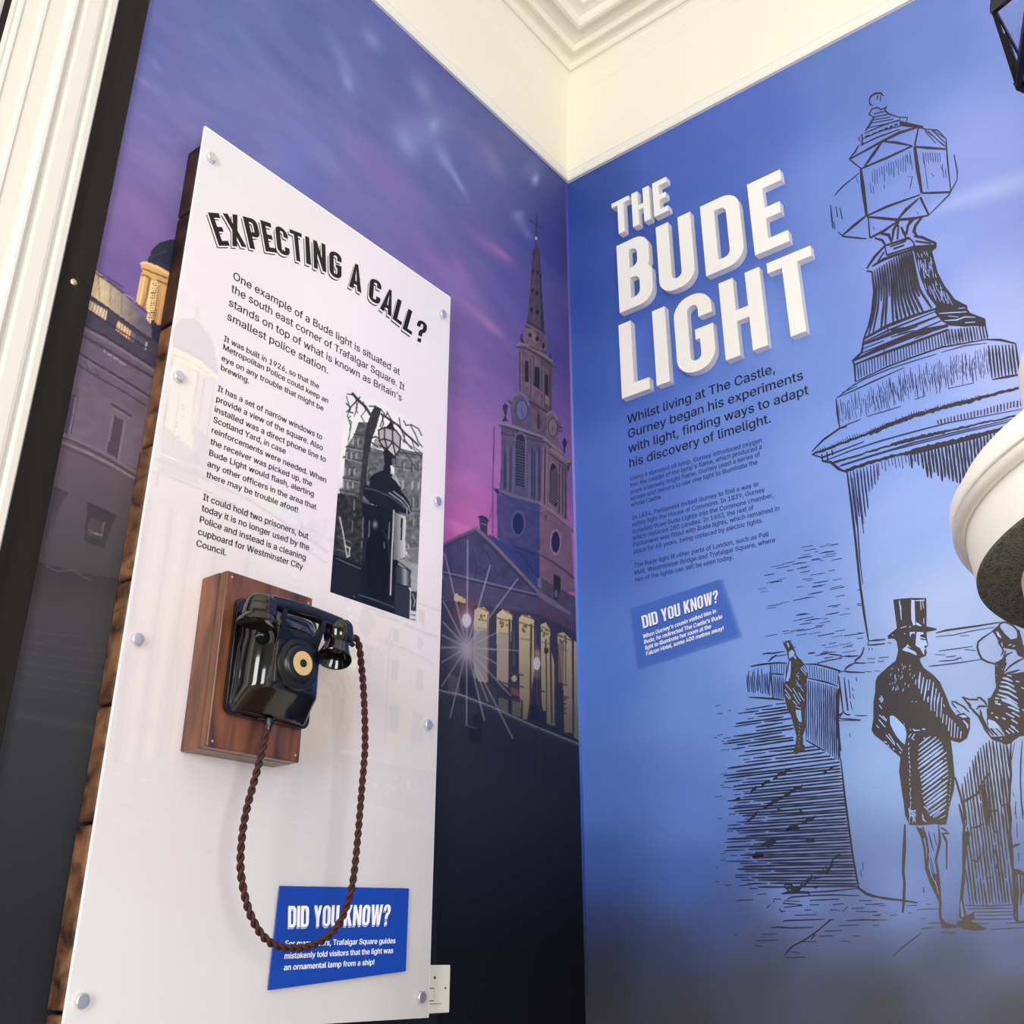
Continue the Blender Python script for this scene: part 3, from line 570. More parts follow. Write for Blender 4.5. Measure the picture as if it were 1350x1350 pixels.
L2("662 532 735 536 742 556 700 566 716 592 758 600 770 640 783 680 745 690 758 724 745 732 748 790 730 770 700 715 650 682 655 600"); L2("500 730 548 690 560 668 580 690 660 770 662 795 600 765 520 742")
L2("585 535 640 530 645 560 625 545 600 560 590 600"); lines(K, 1.7, "705 180 712 290;728 180 740 270;742 380 742 440;466 200 482 250 492 400;482 488 550 470;575 478 600 474;525 545 532 560;390 565 400 575;470 180 475 210", light_r, .0006)
lines(K, 3.2, "700 575 765 590;705 608 765 620;580 712 650 745;560 700 640 735", dark, .001)
for i in range(40):
    x, y = random.uniform(350, 650), random.uniform(870, 1180)
    if (x - 500) ** 2 / 160 ** 2 + (y - 1030) ** 2 / 165 ** 2 < 1: LW(K(f"{x} {y} {x-4} {y+random.uniform(12,38)}")[0], random.uniform(1.2, 2), light_r, .0006)
lines(K, 2.3, "702 980 690 1080 688 1165;740 1035 725 1130 712 1220;780 1060 762 1180 742 1290;812 1060 792 1180;850 1090 835 1220 822 1345;882 1160 862 1310;918 1210 900 1290 892 1350;944 1260 936 1350;655 1060 650 1115;795 1250 785 1310;700 980 702 1020;265 1240 290 1290;245 1270 275 1320", light_r, .0006)
lines(L_, 2.3, "742 0 746 35;782 0 790 48;822 0 822 140;860 0 860 148;900 0 886 208;942 0 930 220;962 178 950 278;1000 190 988 298;1030 222 1016 370;1056 242 1046 430;1090 280 1080 444;1122 322 1112 446;1156 372 1150 452;960 70 972 100;245 190 325 260;240 240 312 325;282 200 330 248;212 300 240 335;322 412 420 528;352 400 420 510;440 505 502 590;245 80 275 122;255 0 290 40;340 520 355 540;400 560 415 580;470 600 490 615;300 485 330 495;1180 250 1225 300 1230 340", light_r, .0006)
L2("1130 200 1200 190 1230 215 1180 222", L_)
skirt = P1(L_, "665 560 700 500 780 430 880 415 960 480 1000 620 1018 800 1012 1000 995 1200 965 1290 860 1330 790 1320 735 1180 700 980 668 750")
hatch(DW, skirt, -37, 5.0, 2.5, light_r, .0006, j=.25, short=3, gap=.5)
for i in range(17): LW(L_(f"{575+random.uniform(-8,12)+i*1.5} {500+i*50} {570+random.uniform(-8,12)+i*1.5} {515+i*50+random.uniform(0,26)}")[0], 1.9, light_r, .0006)
for i in range(9): LW(L_(f"{1040-i*3} {900+i*45} {1042-i*3} {912+i*45}")[0], 1.8, light_r, .0006)
lines(L_, 2.2, "590 345 596 360;620 345 640 362 700 360;720 350 745 345 760 355;600 400 570 440;640 400 610 450 640 470;740 440 760 465 790 440;610 40 622 45;650 40 662 45;520 285 530 295", light_r, .0006)
for i in range(16): LW(M_(f"{335+random.uniform(-12,50)} {20+random.uniform(0,150)} {340+random.uniform(-12,50)} {30+random.uniform(0,150)}")[0], 1.6, light_r, .0006)
lines(M_, 2.4, "445 90 455 140 480 160;460 20 500 60;480 30 530 0;510 100 560 60;540 120 600 60;600 130 650 100;590 90 640 50", light_r, .0006)
lines(M_, 3.2, "395 200 440 290 465 400 478 580 520 700 560 780 605 870 602 980 618 1070;450 200 478 300 498 420 488 560 530 680 580 780 612 860;590 190 602 330 565 500 585 620 600 760 606 860;612 210 640 225 680 262 622 262 645 300 662 340 660 580")
BW(P1(M_, "480 560 520 640 560 620 600 640 612 850 600 880 540 740"), ink_r); lines(M_, 1.6, "520 620 580 740;500 440 540 600;560 680 590 800", light_r, .0006)
lines(M_, 1.5, "500 240 520 330 545 420;545 255 572 365;490 400 540 640;520 480 570 720;415 230 440 270", ink_t); BW(P1(M_, "400 210 440 215 475 290 450 310 430 290"), ink_r)
BW(P1(M_, "605 1000 645 1050 745 1082 745 1102 620 1105"), ink_r)
BW(P1(M_, "800 250 862 240 872 262 842 400 832 500 822 700 806 850 836 1000 900 960 915 1018 872 1042 960 1080 1016 1106 1000 1122 900 1126 820 1112 750 1088 752 1050 815 1028 772 1010 778 860 800 600"), ink_r)
L2("784 900 793 850 804 920 820 1000 792 1010", M_); lines(L_, 3.4, "1086 880 1110 950 1150 1090 1185 1230 1205 1360")
lines(M_, 3.6, "770 0 790 70 805 130 820 195 812 260"); lines(M_, 4.2, "290 180 284 400 274 600 286 700 280 870 270 968")
lines(M_, 1.8, "830 902 1040 908 1260 895;850 932 1100 928 1262 925;900 962 1100 960 1258 955;930 992 1250 985;900 1026 1100 1024 1260 1020;870 1060 1040 1065;1050 1115 1200 1108 1350 1100;1190 1060 1350 1055;0 815 60 832 130 845 260 858 390 880;0 890 100 885;60 905 120 902;300 905 400 900;400 940 580 930;0 955 50 958;0 990 80 985;160 990 220 985;0 1035 130 1030;0 1080 60 1078;500 1060 620 1055;430 1110 550 1100;190 1350 250 1290 340 1220 430 1150;320 970 350 970;430 1020 480 1020;610 1140 740 1145;480 890 520 892;450 700 455 710;455 740 460 790")
# hatched skirt of the ground between the two figures
sk = [(1266, 1036), (1280, 1005), (1292, 984), (1306, 974), (1329, 981), (1332, 1030), (1331, 1080), (1336, 1192), (1274, 1194), (1273, 1134), (1270, 1080)]
hatch(DW, sk, 83, 4.4, 2.3, lambda x, y: ink_r(x - 40, y), j=.4, short=2, gap=.25)
hatch(DW, [(1290, 1040), (1308, 1020), (1330, 1020), (1332, 1100), (1300, 1090)], 83, 4.4, 3.0, ink_r, j=.4, gap=.3)
N_, O_ = FR(1190, 920, 160), FR(1190, 800, 160)
lines(N_, 3.0, "690 1140 740 1120 800 1090;860 980 930 880 960 850 940 840;680 1160 760 1120;1100 1200 1180 1180;920 1270 1060 1250;700 1130 760 1110 830 1070 870 985 920 960"); lines(M_, 3.0, "880 210 930 205 980 180;1010 90 1060 60 1110 60;890 500 930 515 970 440;1030 655 1070 650;1080 400 1120 500 1100 580;1080 230 1120 270")
# woman in a bonnet
lines(O_, 2.7, "990 280 900 340 840 390 830 450 850 520 880 580 950 615 1020 632 1080 610 1120 580 1150 480;1080 240 1075 200 1100 175 1150 170 1230 210 1275 260 1290 320 1275 360 1200 372 1130 310 1085 240;1250 230 1290 270 1330 400")
BW(P1(O_, "985 275 1030 235 1085 190 1078 240 1130 318 1200 378 1275 368 1300 300 1340 420 1350 440 1350 570 1280 540 1260 480 1200 470 1150 462 1112 452 1070 392 1035 325 1010 290"), ink_r)
L2("1040 275 1060 275 1100 345 1090 350 1055 320", O_); lines(O_, 2.2, "1100 400 1110 440;1180 430 1210 415;1220 445 1250 430;1160 480 1150 500", light_r, .0006)
lines(O_, 2.6, "1060 390 1110 460 1120 500 1095 542;1150 600 1135 570 1160 530 1220 505;1130 730 1200 655 1270 610 1350 570;1150 740 1240 720 1300 700;1260 480 1310 550")
BW(P1(O_, "1028 632 1080 612 1150 530 1135 590 1160 632 1130 700 1128 742 1060 900 1032 850 1025 720"), ink_r); lines(O_, 2.2, "1045 650 1052 655;1110 690 1115 698;1040 760 1046 766", light_r, .0006)
BW(P1(O_, "1040 860 1130 742 1250 742 1350 722 1420 720 1420 1400 1120 1400 1080 1330 1020 1270 950 1245 958 1130 978 1010 1035 905"), ink_r)
lines(O_, 3.0, "1112 790 1160 800 1222 832;1092 835 1160 845 1242 890;1080 880 1170 895 1262 950;1070 930 1180 955 1282 1020;1050 972 1160 1005 1280 1078;1105 1040 1200 1070 1295 1130;1170 1110 1230 1130 1300 1170;1150 1182 1240 1232;1215 1172 1300 1222;1030 1072 1090 1090;1030 1015 1075 1020;1025 1050 1060 1055;1320 895 1350 915;1260 828 1300 836;1030 1220 1060 1240;1110 1235 1145 1250;985 1180 1005 1185;1160 760 1215 770;1200 1320 1250 1350", light_r, .0006)
lines(O_, 2.5, "660 1000 700 1040 740 1100 780 1150 840 1205 880 1290 915 1350;540 1052 580 1055 620 1080 680 1110 740 1172;545 1065 570 1100 600 1130;610 1200 680 1190 740 1245 742 1350;660 1000 740 1030 840 1032 825 1010 860 1012 910 1050 945 1112;820 1142 850 1105 900 1105 945 1112;860 1142 870 1200 900 1290 920 1350;730 1060 760 1100 740 1120 800 1150;950 1260 945 1180 940 1130;600 1150 640 1180")
L2("945 1255 1010 1270 1060 1310 1085 1350 960 1350", O_)
lines(N_, 3.0, "760 120 800 160 845 200 880 260 920 350 990 450;870 150 880 220 930 320 1010 420;940 230 950 290 1010 380 1060 420;1020 320 1120 420")
BW(P1(N_, "948 0 950 232 1040 262 1080 310 1142 422 1060 430 985 432 985 462 1040 482 1160 520 1215 500 1240 470 1300 430 1430 410 1430 0"), ink_r)
lines(N_, 2.6, "1090 10 1180 30 1280 90;1170 100 1290 140;1225 160 1300 210;1150 170 1240 215;1210 240 1280 285;1110 225 1145 240;1210 320 1290 380;1180 340 1240 390;1150 360 1190 400;1030 210 1062 222;1330 130 1350 140;1090 455 1105 458;1040 60 1090 72", light_r, .0006)
lines(N_, 3.4, "1205 490 1195 700 1205 860 1190 1000 1185 1350"); lines(N_, 1.6, "1245 500 1210 690;1330 470 1315 700 1310 900 1320 1150 1340 1350;1258 1150 1250 1290;1225 1050 1240 1100", ink_t)
lines(M_, 3.2, "1222 0 1232 120 1225 250 1240 390 1250 580 1262 900;1240 385 1280 365 1315 355;1252 580 1300 590 1350 612;1285 620 1295 800 1285 920 1290 1040 1350 1050;1262 600 1275 800 1262 1000 1290 1050;1315 630 1325 800 1320 900;1340 640 1345 800"); lines(M_, 1.5, "1270 30 1280 130;1330 0 1345 100;1285 170 1290 300;1300 430 1305 500", ink_t)
BW(P1(M_, "1255 580 1350 612 1350 640 1300 625 1275 640"), ink_r)
lines(O_, 2.4, "370 290 480 262 650 238 850 210 1080 172"); lines(O_, 1.5, "370 335 440 325;440 325 560 315 760 270 1022 225;400 492 600 465 780 440;480 560 540 552 600 545;400 605 470 600 560 595 620 575 650 562 655 590;290 662 350 655 450 645 640 620 870 585;360 530 480 535;690 475 820 485;640 325 740 318", ink_t)
lines(K, 1.6, "0 65 40 65;0 220 70 218;0 235 75 240;0 540 80 545;0 605 70 600;130 632 200 622 310 612;112 680 200 676 310 665;340 655 385 652;110 830 200 828;240 820 350 812;0 880 110 878;120 872 200 870;230 860 300 858;0 982 60 980;90 975 160 975;190 968 250 966;80 700 60 770 30 820 0 825;130 710 135 740;165 710 170 740", ink_t)
DW.build('printed_drawing', wall_r)

# text printed on the blue mural
st = dict(v=[], f=[], c=[]); big = (22, 28, 60)
for s, a, b in (("Whilst living at The Castle,", (827.2,558.8), (1021.7,491.0)), ("Gurney began his experiments", (828.3,577.6), (1058.9,500.0)), ("with light, finding ways to adapt", (828.9,597.2), (1066.1,519.4)), ("his discovery of limelight.", (830,616.4), (1016.1,556.7))):
    text_line(st, s, a, b, 11.4, wr, .0019, F_SANS, big, .010)
build_print('printed_paragraph', st, wall_r)
st = dict(v=[], f=[], c=[]); sm = (50, 64, 132)
for s, a, b in (("Using a standard oil lamp, Gurney introduced oxygen",(831.1,633.6),(1004.2,583.0)),("into the middle of the lamp's flame, which produced a",(831.1,642.4),(1004.2,591.6)),("more intensely bright flame. Gurney used a series of",(831.4,651.4),(1002.2,601.2)),
 ("lenses and mirrors to use one light to illuminate the",(831.7,660.0),(998.5,611.6)),("whole Castle.",(832.2,668.2),(872.5,657.0)),("In 1834, Parliament invited Gurney to find a way to",(833.4,685.4),(1000,640.4)),("safely light the House of Commons. In 1839, Gurney",(833.6,694.2),(1008.2,648.0)),
 ("installed three Bude Lights into the Commons chamber,",(834.3,703.3),(1019.6,655.4)),("which replaced 280 candles. In 1853, the rest of",(834.4,712.0),(993.6,671.6)),("Parliament was fitted with Bude lights, which remained in",(835,720.9),(1027.3,672.6)),("place for 60 years, being replaced by electric lights.",(835.5,730.0),(1005.8,688.4)),
 ("The Bude light lit other parts of London, such as Pall",(836.3,748.2),(1013.6,706.6)),("Mall, Westminster Bridge and Trafalgar Square, where",(836.8,757.6),(1022.1,714.4)),("two of the lights can still be seen today.",(837.1,767.2),(966.7,736.9))):
    text_line(st, s, a, b, 5.7, wr, .0019, F_SANS, sm, .016)
build_print('printed_paragraph', st, wall_r)
# printed fact box
FP = Ink(wr, .0016)
def grow(P, k, dx=0, dy=0):
    cx = sum(p[0] for p in P) / len(P); cy = sum(p[1] for p in P) / len(P); return [((x - cx) * k + cx + dx, (y - cy) * k + cy + dy) for x, y in P]
FP.poly(FB, (68, 108, 202))
for i, e in enumerate((1.075, 1.06, 1.045, 1.03, 1.015)):
    col = lambda x, y, i=i: tuple(bg_r(x, y) * (1 - .13 * (i + 1)) + np.array((62, 100, 194)) * .13 * (i + 1)); FP.poly(grow(FB, e, 2, 2), col, -.0004 + .00006 * i)
word_quad(FP, "DID YOU KNOW?", (846.4,812.6), (946.8,777.6), (948.2,794.4), (849.4,829.2), (40, 74, 150), .0002, -.9, 1.4)
word_quad(FP, "DID YOU KNOW?", (845.6,812.1), (946.3,777.2), (947.4,793.8), (848.4,828.6), (246, 248, 255), .0004, -.3, .2)
FP.build('fact_box_print', wall_r)
st = dict(v=[], f=[], c=[])
for s, a, b in (("When Gurney's cousin visited him in",(847.9,841.8),(943.9,807.8)),("Bude, he redirected The Castle's Bude",(849.4,848.9),(952.1,815.1)),("light to illuminate her room at the",(850.8,856.6),(937.3,828.1)),("Falcon Hotel, some 400 metres away!",(852.2,864.3),(953.9,830.5))):
    text_line(st, s, a, b, 5.2, wr, .0023, F_SANS, (240, 245, 255), .028)
build_print('printed_paragraph', st, wall_r)

# ================================================================== RAISED LETTERS
def raised(ch, x0, zb, h, w_abs, label, group):
    w, parts = glyph(ch); dep = .025; v, f = [], []
    sx = w_abs / w
    for o, hs in parts:
        loops = [[Vector((x, y, 0)) for x, y in L] for L in (o, *hs)]; tris = tessellate_polygon(loops); flat = [q for L in loops for q in L]; n = len(flat); k = len(v)
        for d in (0.0018, dep): v += [(q.x * sx, -d, q.y * h) for q in flat]
        f += [tuple(k + n + i for i in t) for t in tris] + [tuple(k + i for i in t[::-1]) for t in tris]
        s = k
        for L in loops:
            m = len(L)
            for i in range(m): f.append((s + i, s + (i + 1) % m, s + n + (i + 1) % m, s + n + i))
            s += m
    me = mesh('raised_letter', v, f); bm = bmesh.new(); bm.from_mesh(me); bmesh.ops.recalc_face_normals(bm, faces=bm.faces); bm.to_mesh(me); bm.free()
    o = obj('raised_letter', me, M_letter); o.location = (x0, 0, zb); tag(o, label, 'letter', group)
    return o
Z = lambda z: RAIL + z
for ch, x0, w, lab in (('T', .1835, .064, 'small white raised letter T above the B, topmost row of the mural title'), ('H', .2565, .0625, 'small white raised letter H in the middle of the short word THE'), ('E', .3320, .0495, 'small white raised letter E that ends the short word THE')):
    raised(ch, x0, Z(-.3235), .1275, w, lab, 'raised letters of the mural title')
for ch, x0, w, lab in (('B', .1942, .1175, 'large white raised letter B on blue mural, start of BUDE'), ('U', .3340, .1165, 'large white raised letter U between the B and the D'), ('D', .4835, .1205, 'large white raised letter D between the U and the large E'), ('E', .6335, .1000, 'large white raised letter E that ends the word BUDE')):
    raised(ch, x0, Z(-.6100), .2455, w, lab, 'raised letters of the mural title')
for ch, x0, w, lab in (('L', .1880, .0930, 'large white raised letter L below the B, start of LIGHT'), ('I', .3035, .0420, 'large white raised letter I, a plain upright bar in LIGHT'), ('G', .3726, .1185, 'large white raised letter G with a rounded hook in LIGHT'), ('H', .5185, .1225, 'large white raised letter H between the G and the last T'), ('T', .6630, .1245, 'large white raised letter T that ends the word LIGHT')):
    raised(ch, x0, Z(-.9005), .2495, w, lab, 'raised letters of the mural title')

# ================================================================== LEFT WALL MURAL: evening sky over a church
def steps(segs):
    out = []
    for a, b, d in segs: out += list(np.arange(a, b - 1e-9, d))
    return out + [segs[-1][1]]
ml = Painter(steps([(-1.515, -1.355, .0024), (-1.355, -.625, .009), (-.625, 0, .0023)]), steps([(RAIL - 3.3, RAIL - 2.0, .012), (RAIL - 2.0, RAIL - .35, .0024), (RAIL - .35, RAIL + .004, .006)]), 'L', .0012)
SK = [(200,30,94,102,163),(300,60,95,108,168),(400,60,88,100,160),(480,60,92,104,168),(540,110,92,98,162),(650,170,88,96,155),(735,240,72,80,145),(230,200,114,107,165),(400,200,108,116,178),(320,140,108,112,172),(170,300,128,104,160),(140,360,112,90,145),(600,230,90,98,163),(500,260,112,106,170),(620,330,100,94,160),(735,320,60,66,135),(735,450,74,72,145),(690,380,82,82,155),(600,400,125,102,168),
      (650,500,124,96,162),(740,500,92,78,150),(610,560,150,108,170),(640,600,168,110,175),(745,600,128,98,162),(600,650,178,110,176),(600,700,192,96,168),(640,690,200,110,178),(755,740,196,100,176),(600,480,128,100,166),(420,300,120,112,175),(300,600,140,110,165),(180,340,112,88,150)]
ml.C[:] = shepard(SK, ml.X, ml.Y, 3.4, 40)
nz = streaks(ml.X, ml.Y, 42, 70, 26); ml.C += nz[:, None] * np.array([6, 3, 2.5]) * (ml.Y < 760)[:, None]
nz = streaks(ml.X + 300, ml.Y, 40, 30, 11); ml.C += nz[:, None] * np.array([2.5, 2.2, 2.5]) * (ml.Y < 760)[:, None]
for a in ((571.5,166,6,10,20,(178,198,230),.85),(571,166,22,30,60,(120,134,185),.6),(536,187,20,11,60,(142,158,205),.8),(545,175,34,30,40,(118,130,185),.55),(585,208,22,8,62,(140,154,202),.6),(603,238,22,3.5,60,(140,155,200),.7),(557,118,26,11,62,(126,138,188),.75),(490,52,18,9,55,(130,142,195),.7),(458,108,16,6,70,(134,148,205),.8),(450,75,40,8,62,(120,136,190),.6),(706,236,5,8,10,(150,170,212),.9),(700,222,12,16,60,(110,122,175),.6),(650,212,26,7,60,(128,122,178),.7),(640,205,34,12,45,(120,112,172),.4),
          (660,333,17,4.5,38,(166,112,168),.85),(640,322,30,6,42,(136,104,165),.5),(607,355,22,7,60,(150,105,170),.6),(645,428,24,5,42,(170,118,170),.8),(622,408,36,6,40,(150,110,172),.6),(590,360,60,9,44,(140,108,172),.5),(620,490,20,6,20,(150,108,168),.4),(520,235,90,14,46,(126,108,172),.45),(480,215,50,8,50,(130,112,172),.4),(685,290,12,7,60,(112,124,180),.7),(684,283,5,7,70,(126,145,195),.6),(695,308,10,5,55,(112,130,185),.6),(207,87,16,4,48,(124,118,172),.6),(210,120,14,5,40,(116,120,178),.5),(190,108,14,3,40,(140,130,185),.5),(225,185,14,5,20,(124,112,172),.5),(250,135,22,6,50,(118,116,174),.5),(330,60,60,10,50,(112,124,180),.4),(360,20,50,12,60,(110,122,178),.4),(745,340,10,30,5,(60,60,128),.5),(735,400,18,8,45,(96,78,150),.5),(748,400,8,6,45,(120,96,160),.6),(610,700,40,5,20,(214,125,185),.6),(600,690,24,3,20,(220,135,190),.5),(650,680,24,5,-20,(200,105,175),.4),(610,630,30,12,-10,(190,118,185),.4)):
    ml.blob(*a)
# ---- church
P, Ln, Bl, El = ml.poly, ml.line, ml.blob, ml.ell
def dusk(X, Y): return np.array((92, 82, 102.)) + (np.array((24, 27, 36.)) - np.array((92, 82, 102.))) * np.clip((Y - 560) / 420, 0, 1)[:, None]
P([(230, 560), (300, 500), (420, 590), (560, 640), (560, 705), (584, 745), (588, 1600), (-300, 1600), (0, 900), (120, 600)], dusk)   # terrace of houses carried on behind the board
C1, C2, C3, C4, C5 = FR(600,270,180), FR(600,430,180), FR(600,590,180), FR(570,660,210), FR(570,800,210)
def pp(fr, t, col, al=1.0): P(fr(t)[0], col, al)
def ll(fr, w, t, col, al=1.0):
    for q in fr(t): Ln(q, w, col, al)
def tex(base, amp, sx=5, sy=9):
    b = np.array(base, float)
    return lambda X, Y: np.clip(b + (streaks(X, Y, 12, sx, sy) * amp)[:, None], 0, 255)
ST, SD, SB, DK = (112, 96, 112), (78, 70, 96), (74, 76, 122), (34, 34, 58)
ll(C1, 1.1, "805 90 806 180 803 290;803 340 802 420", (52,46,86)); ll(C1, 1.5, "735 150 770 175 805 195", (54,48,90)); ll(C1, 1.0, "805 195 875 235", (60,54,96)); ll(C1, 1.5, "800 285 802 305 802 350", (48,42,60)); El(*C1([(803, 328)])[0], 1.5, 2.2, (196,190,200))
pp(C1, "795 420 812 420 835 445 846 620 862 900 885 1270 905 1330 700 1350 690 1190 712 1150 735 900 752 650 768 450", tex((74,64,84), 7))
pp(C1, "818 425 835 445 846 620 862 900 885 1270 850 1260 838 900", tex((58,52,78), 5)); ll(C1, .7, "800 440 790 700 775 1170;822 440 828 700 838 1230", (94,80,98), .7)
for x, y, a, b in ((770,655,1.6,3),(815,670,1.6,3),(845,702,1.3,3),(765,845,1.9,3),(810,872,1.8,3.2),(851,905,1.4,3),(755,1035,2,3.2),(815,1062,2.1,3.4),(862,1105,1.5,3.4),(740,1285,2.2,3),(812,1325,2.4,3)): El(*C1([(x, y)])[0], a, b, (34,30,46))
ll(C1, 1.6, "700 1180 760 1210 850 1260 900 1320", (124,100,118)); ll(C1, 1.2, "712 1155 780 1190 880 1270", (50,44,62))
pp(C2, "680 5 700 20 780 30 860 70 912 140 905 262 860 250 800 230 735 195 690 180 668 120 690 60", tex((116,94,106), 9)); pp(C2, "780 30 860 70 912 140 905 262 860 250 820 120", tex((96,80,96), 6))
for x, y, a, b in ((740,88,2.4,3),(812,125,2.4,3.6),(872,192,1.8,4)): El(*C2([(x, y)])[0], a, b, (38,34,48))
pp(C2, "655 80 668 80 668 120 690 175 640 160 645 120", (50,44,70)); pp(C2, "938 275 950 275 958 340 932 330", (48,42,62))
pp(C2, "628 215 700 200 800 235 960 350 985 400 962 460 956 830 905 850 800 790 730 720 632 648", tex((106,88,106), 7))
pp(C2, "850 260 960 350 962 460 956 830 905 850 862 810", tex((92,76,88), 7))
ll(C2, 3.0, "612 190 640 168 720 190 800 235 880 290 958 345", (136,112,120)); ll(C2, 1.6, "608 205 690 215 780 262 870 320 975 405", (60,50,66)); ll(C2, 1.1, "735 195 800 230 900 262", (58,48,60))
for t in ("690 350 706 340 724 352 728 556 712 556 688 546", "782 412 806 402 836 412 838 622 800 606 782 592", "888 482 904 474 920 490 920 690 902 680 888 660"): pp(C2, t, (36, 38, 56))
ll(C2, 1.0, "665 350 668 560;640 260 642 640;748 330 752 700;770 300 772 590;858 330 858 790;940 440 938 800", (66,56,76)); ll(C2, 1.2, "655 250 658 560;760 320 762 700;868 400 870 800", (136,112,124), .7)
ll(C2, 1.0, "670 560 720 570 760 590 860 660 940 740", (136,116,122), .6); pp(C2, "888 680 930 712 936 790 890 760", (150,130,142), .6); ll(C2, 1.1, "700 300 730 330;790 330 830 350;890 430 915 450", (130,96,106), .8)
pp(C2, "560 700 600 660 640 652 700 680 730 730 762 762 830 800 905 850 958 850 1012 905 1055 1000 1022 1030 1022 1120 1075 1240 900 1115 760 1035 560 970 545 780 525 740 560 745", tex((92,82,112), 7)); pp(C2, "762 790 905 850 900 1110 762 1035", tex((104,84,102), 7)); pp(C2, "905 870 958 850 1012 905 1020 1120 1060 1230 900 1110", tex((112,96,112), 5))
ll(C2, 2.0, "560 720 590 680 640 660 690 690 720 740 728 780", (120,112,146)); El(*C2([(660, 830)])[0], 8.4, 14, (58,56,84)); El(*C2([(660, 830)])[0], 7.2, 12.6, (98,104,146)); ll(C2, .8, "655 820 665 850 672 900", (60,62,96))
ll(C2, 2.0, "905 880 940 852 980 870 1010 930", (136,120,128)); El(*C2([(965, 1000)])[0], 6.4, 13, (80,68,84)); El(*C2([(965, 1000)])[0], 5.2, 11.5, (124,108,126)); ll(C2, .8, "962 1000 965 1030", (62,52,70))
ll(C2, 1.5, "730 740 800 780 905 848", (56,48,66)); pp(C2, "815 860 835 860 845 950 838 1020 812 1010 808 930", (62,52,74))
pp(C2, "492 760 500 775 522 782 516 830 510 870 500 890 512 920 540 940 462 940 478 910 492 880 476 830 470 788", (48,42,72)); pp(C2, "1078 1100 1090 1115 1108 1148 1098 1190 1086 1220 1092 1250 1066 1250 1072 1200 1060 1150", (50,44,72)); ll(C2, 1.4, "525 735 560 765", (48,42,70)); ll(C2, 1.4, "1030 1000 1055 1005;1030 1040 1050 1035", (60,50,80))
pp(C2, "455 985 470 960 600 980 760 1040 890 1110 1140 1345 1120 1420 880 1420 455 1400", tex((90,80,108), 6)); pp(C2, "890 1110 1140 1345 1120 1420 880 1420", tex((112,92,108), 7))
ll(C2, 3.0, "425 950 470 965 600 1000 760 1060 880 1105", (132,122,148)); ll(C2, 3.0, "880 1110 1000 1210 1140 1345", (140,118,124)); ll(C2, 1.4, "440 980 600 1028 860 1110", (54,48,70)); ll(C2, 1.4, "900 1150 1010 1250 1110 1345", (62,50,62)); ll(C2, 1.2, "458 1060 560 1080 760 1120 880 1150", (62,56,82))
ll(C2, 1.0, "385 1000 380 1350", (88,58,120)); ll(C3, 1.0, "380 0 372 400 372 860", (96,62,122)); ll(C3, .8, "350 780 400 780;355 830 400 835;345 690 370 560;350 860 410 870;300 800 340 700", (100,66,120), .8)
pp(C3, "458 0 890 0 880 240 838 545 700 510 560 470 440 415 450 250", tex((88,82,114), 5)); pp(C3, "880 0 960 0 1070 60 1140 155 1112 250 1110 650 1125 730 1000 660 838 545", tex((120,98,112), 8))
ll(C3, 1.1, "488 0 486 400;500 60 500 400;552 0 548 440;762 0 760 520;786 40 784 520;830 0 836 520", (52,50,76)); ll(C3, 1.6, "520 0 518 420;580 0 575 440;735 60 730 500;806 60 806 520", (112,104,132), .8)
ll(C3, 1.2, "890 0 884 560;1035 160 1030 640;1062 190 1060 660;1090 210 1092 700", (62,48,60)); ll(C3, 1.6, "905 120 900 570;1046 200 1046 660;870 0 866 540", (146,122,128), .7)
ll(C3, 3.2, "950 20 1060 100 1140 155", (146,122,126)); ll(C3, 1.4, "930 60 1040 140 1118 200", (66,52,62)); pp(C3, "1118 150 1148 150 1120 240 1108 250", (70,56,66))
pp(C3, "600 -80 620 -125 645 -132 672 -120 690 -70 690 200 684 402 600 376", (40, 44, 66)); pp(C3, "935 240 948 175 968 152 1000 190 1014 240 1016 560 1000 590 960 565 932 540", (44, 42, 56))
for i in range(17): ll(C3, .9, f"602 {-70+i*28} 640 {-62+i*28} 686 {-50+i*28}", (92, 90, 118))
for i in range(14): ll(C3, .9, f"938 {255+i*25} 975 {225+i*25} 1012 {200+i*25}", (120, 104, 116))
ll(C3, 1.4, "590 -60 600 -130 645 -150 690 -120 700 -60 698 400;925 560 926 240 945 160 968 135 1005 170 1030 250", (118,108,130), .8)
ll(C3, 3.4, "390 410 440 425 560 470 700 510 838 548", (112,104,136)); ll(C3, 1.5, "400 432 560 495 838 572", (50,46,72)); ll(C3, 3.4, "838 548 920 610 1040 690 1165 800", (142,118,134)); ll(C3, 1.3, "850 580 960 660 1160 825", (62,48,62)); pp(C3, "385 405 430 410 430 470 405 450", (52,44,84))
pp(C3, "415 455 838 560 836 1310 700 1200 560 1060 415 890", tex((70,70,118), 6, 8, 6)); pp(C3, "838 560 1150 815 1172 1290 1185 1430 836 1430", tex((124,94,116), 6, 8, 6))
Bl(*C3([(500, 640)])[0], 20, 20, 0, (84,76,128), .5); pp(C3, "560 950 830 1060 835 1320 560 1100", (54,62,118), .8)
El(*C3([(624, 752)])[0], 9.6, 17.5, (92,88,130)); El(*C3([(624, 752)])[0], 7.4, 14.2, (34,42,84)); El(*C3([(994, 935)])[0], 7.6, 17.5, (150,124,134)); El(*C3([(994, 935)])[0], 5.6, 14.2, (36,40,80))
ll(C3, 1.5, "530 960 640 1000 830 1065", (46,48,92)); ll(C3, 1.6, "850 1065 960 1130 1080 1215 1170 1290", (74,52,74)); ll(C3, .8, "440 700 500 960;460 780 560 1000", (96,90,130), .6); pp(C3, "885 655 905 665 900 720 888 715", (90,66,86))
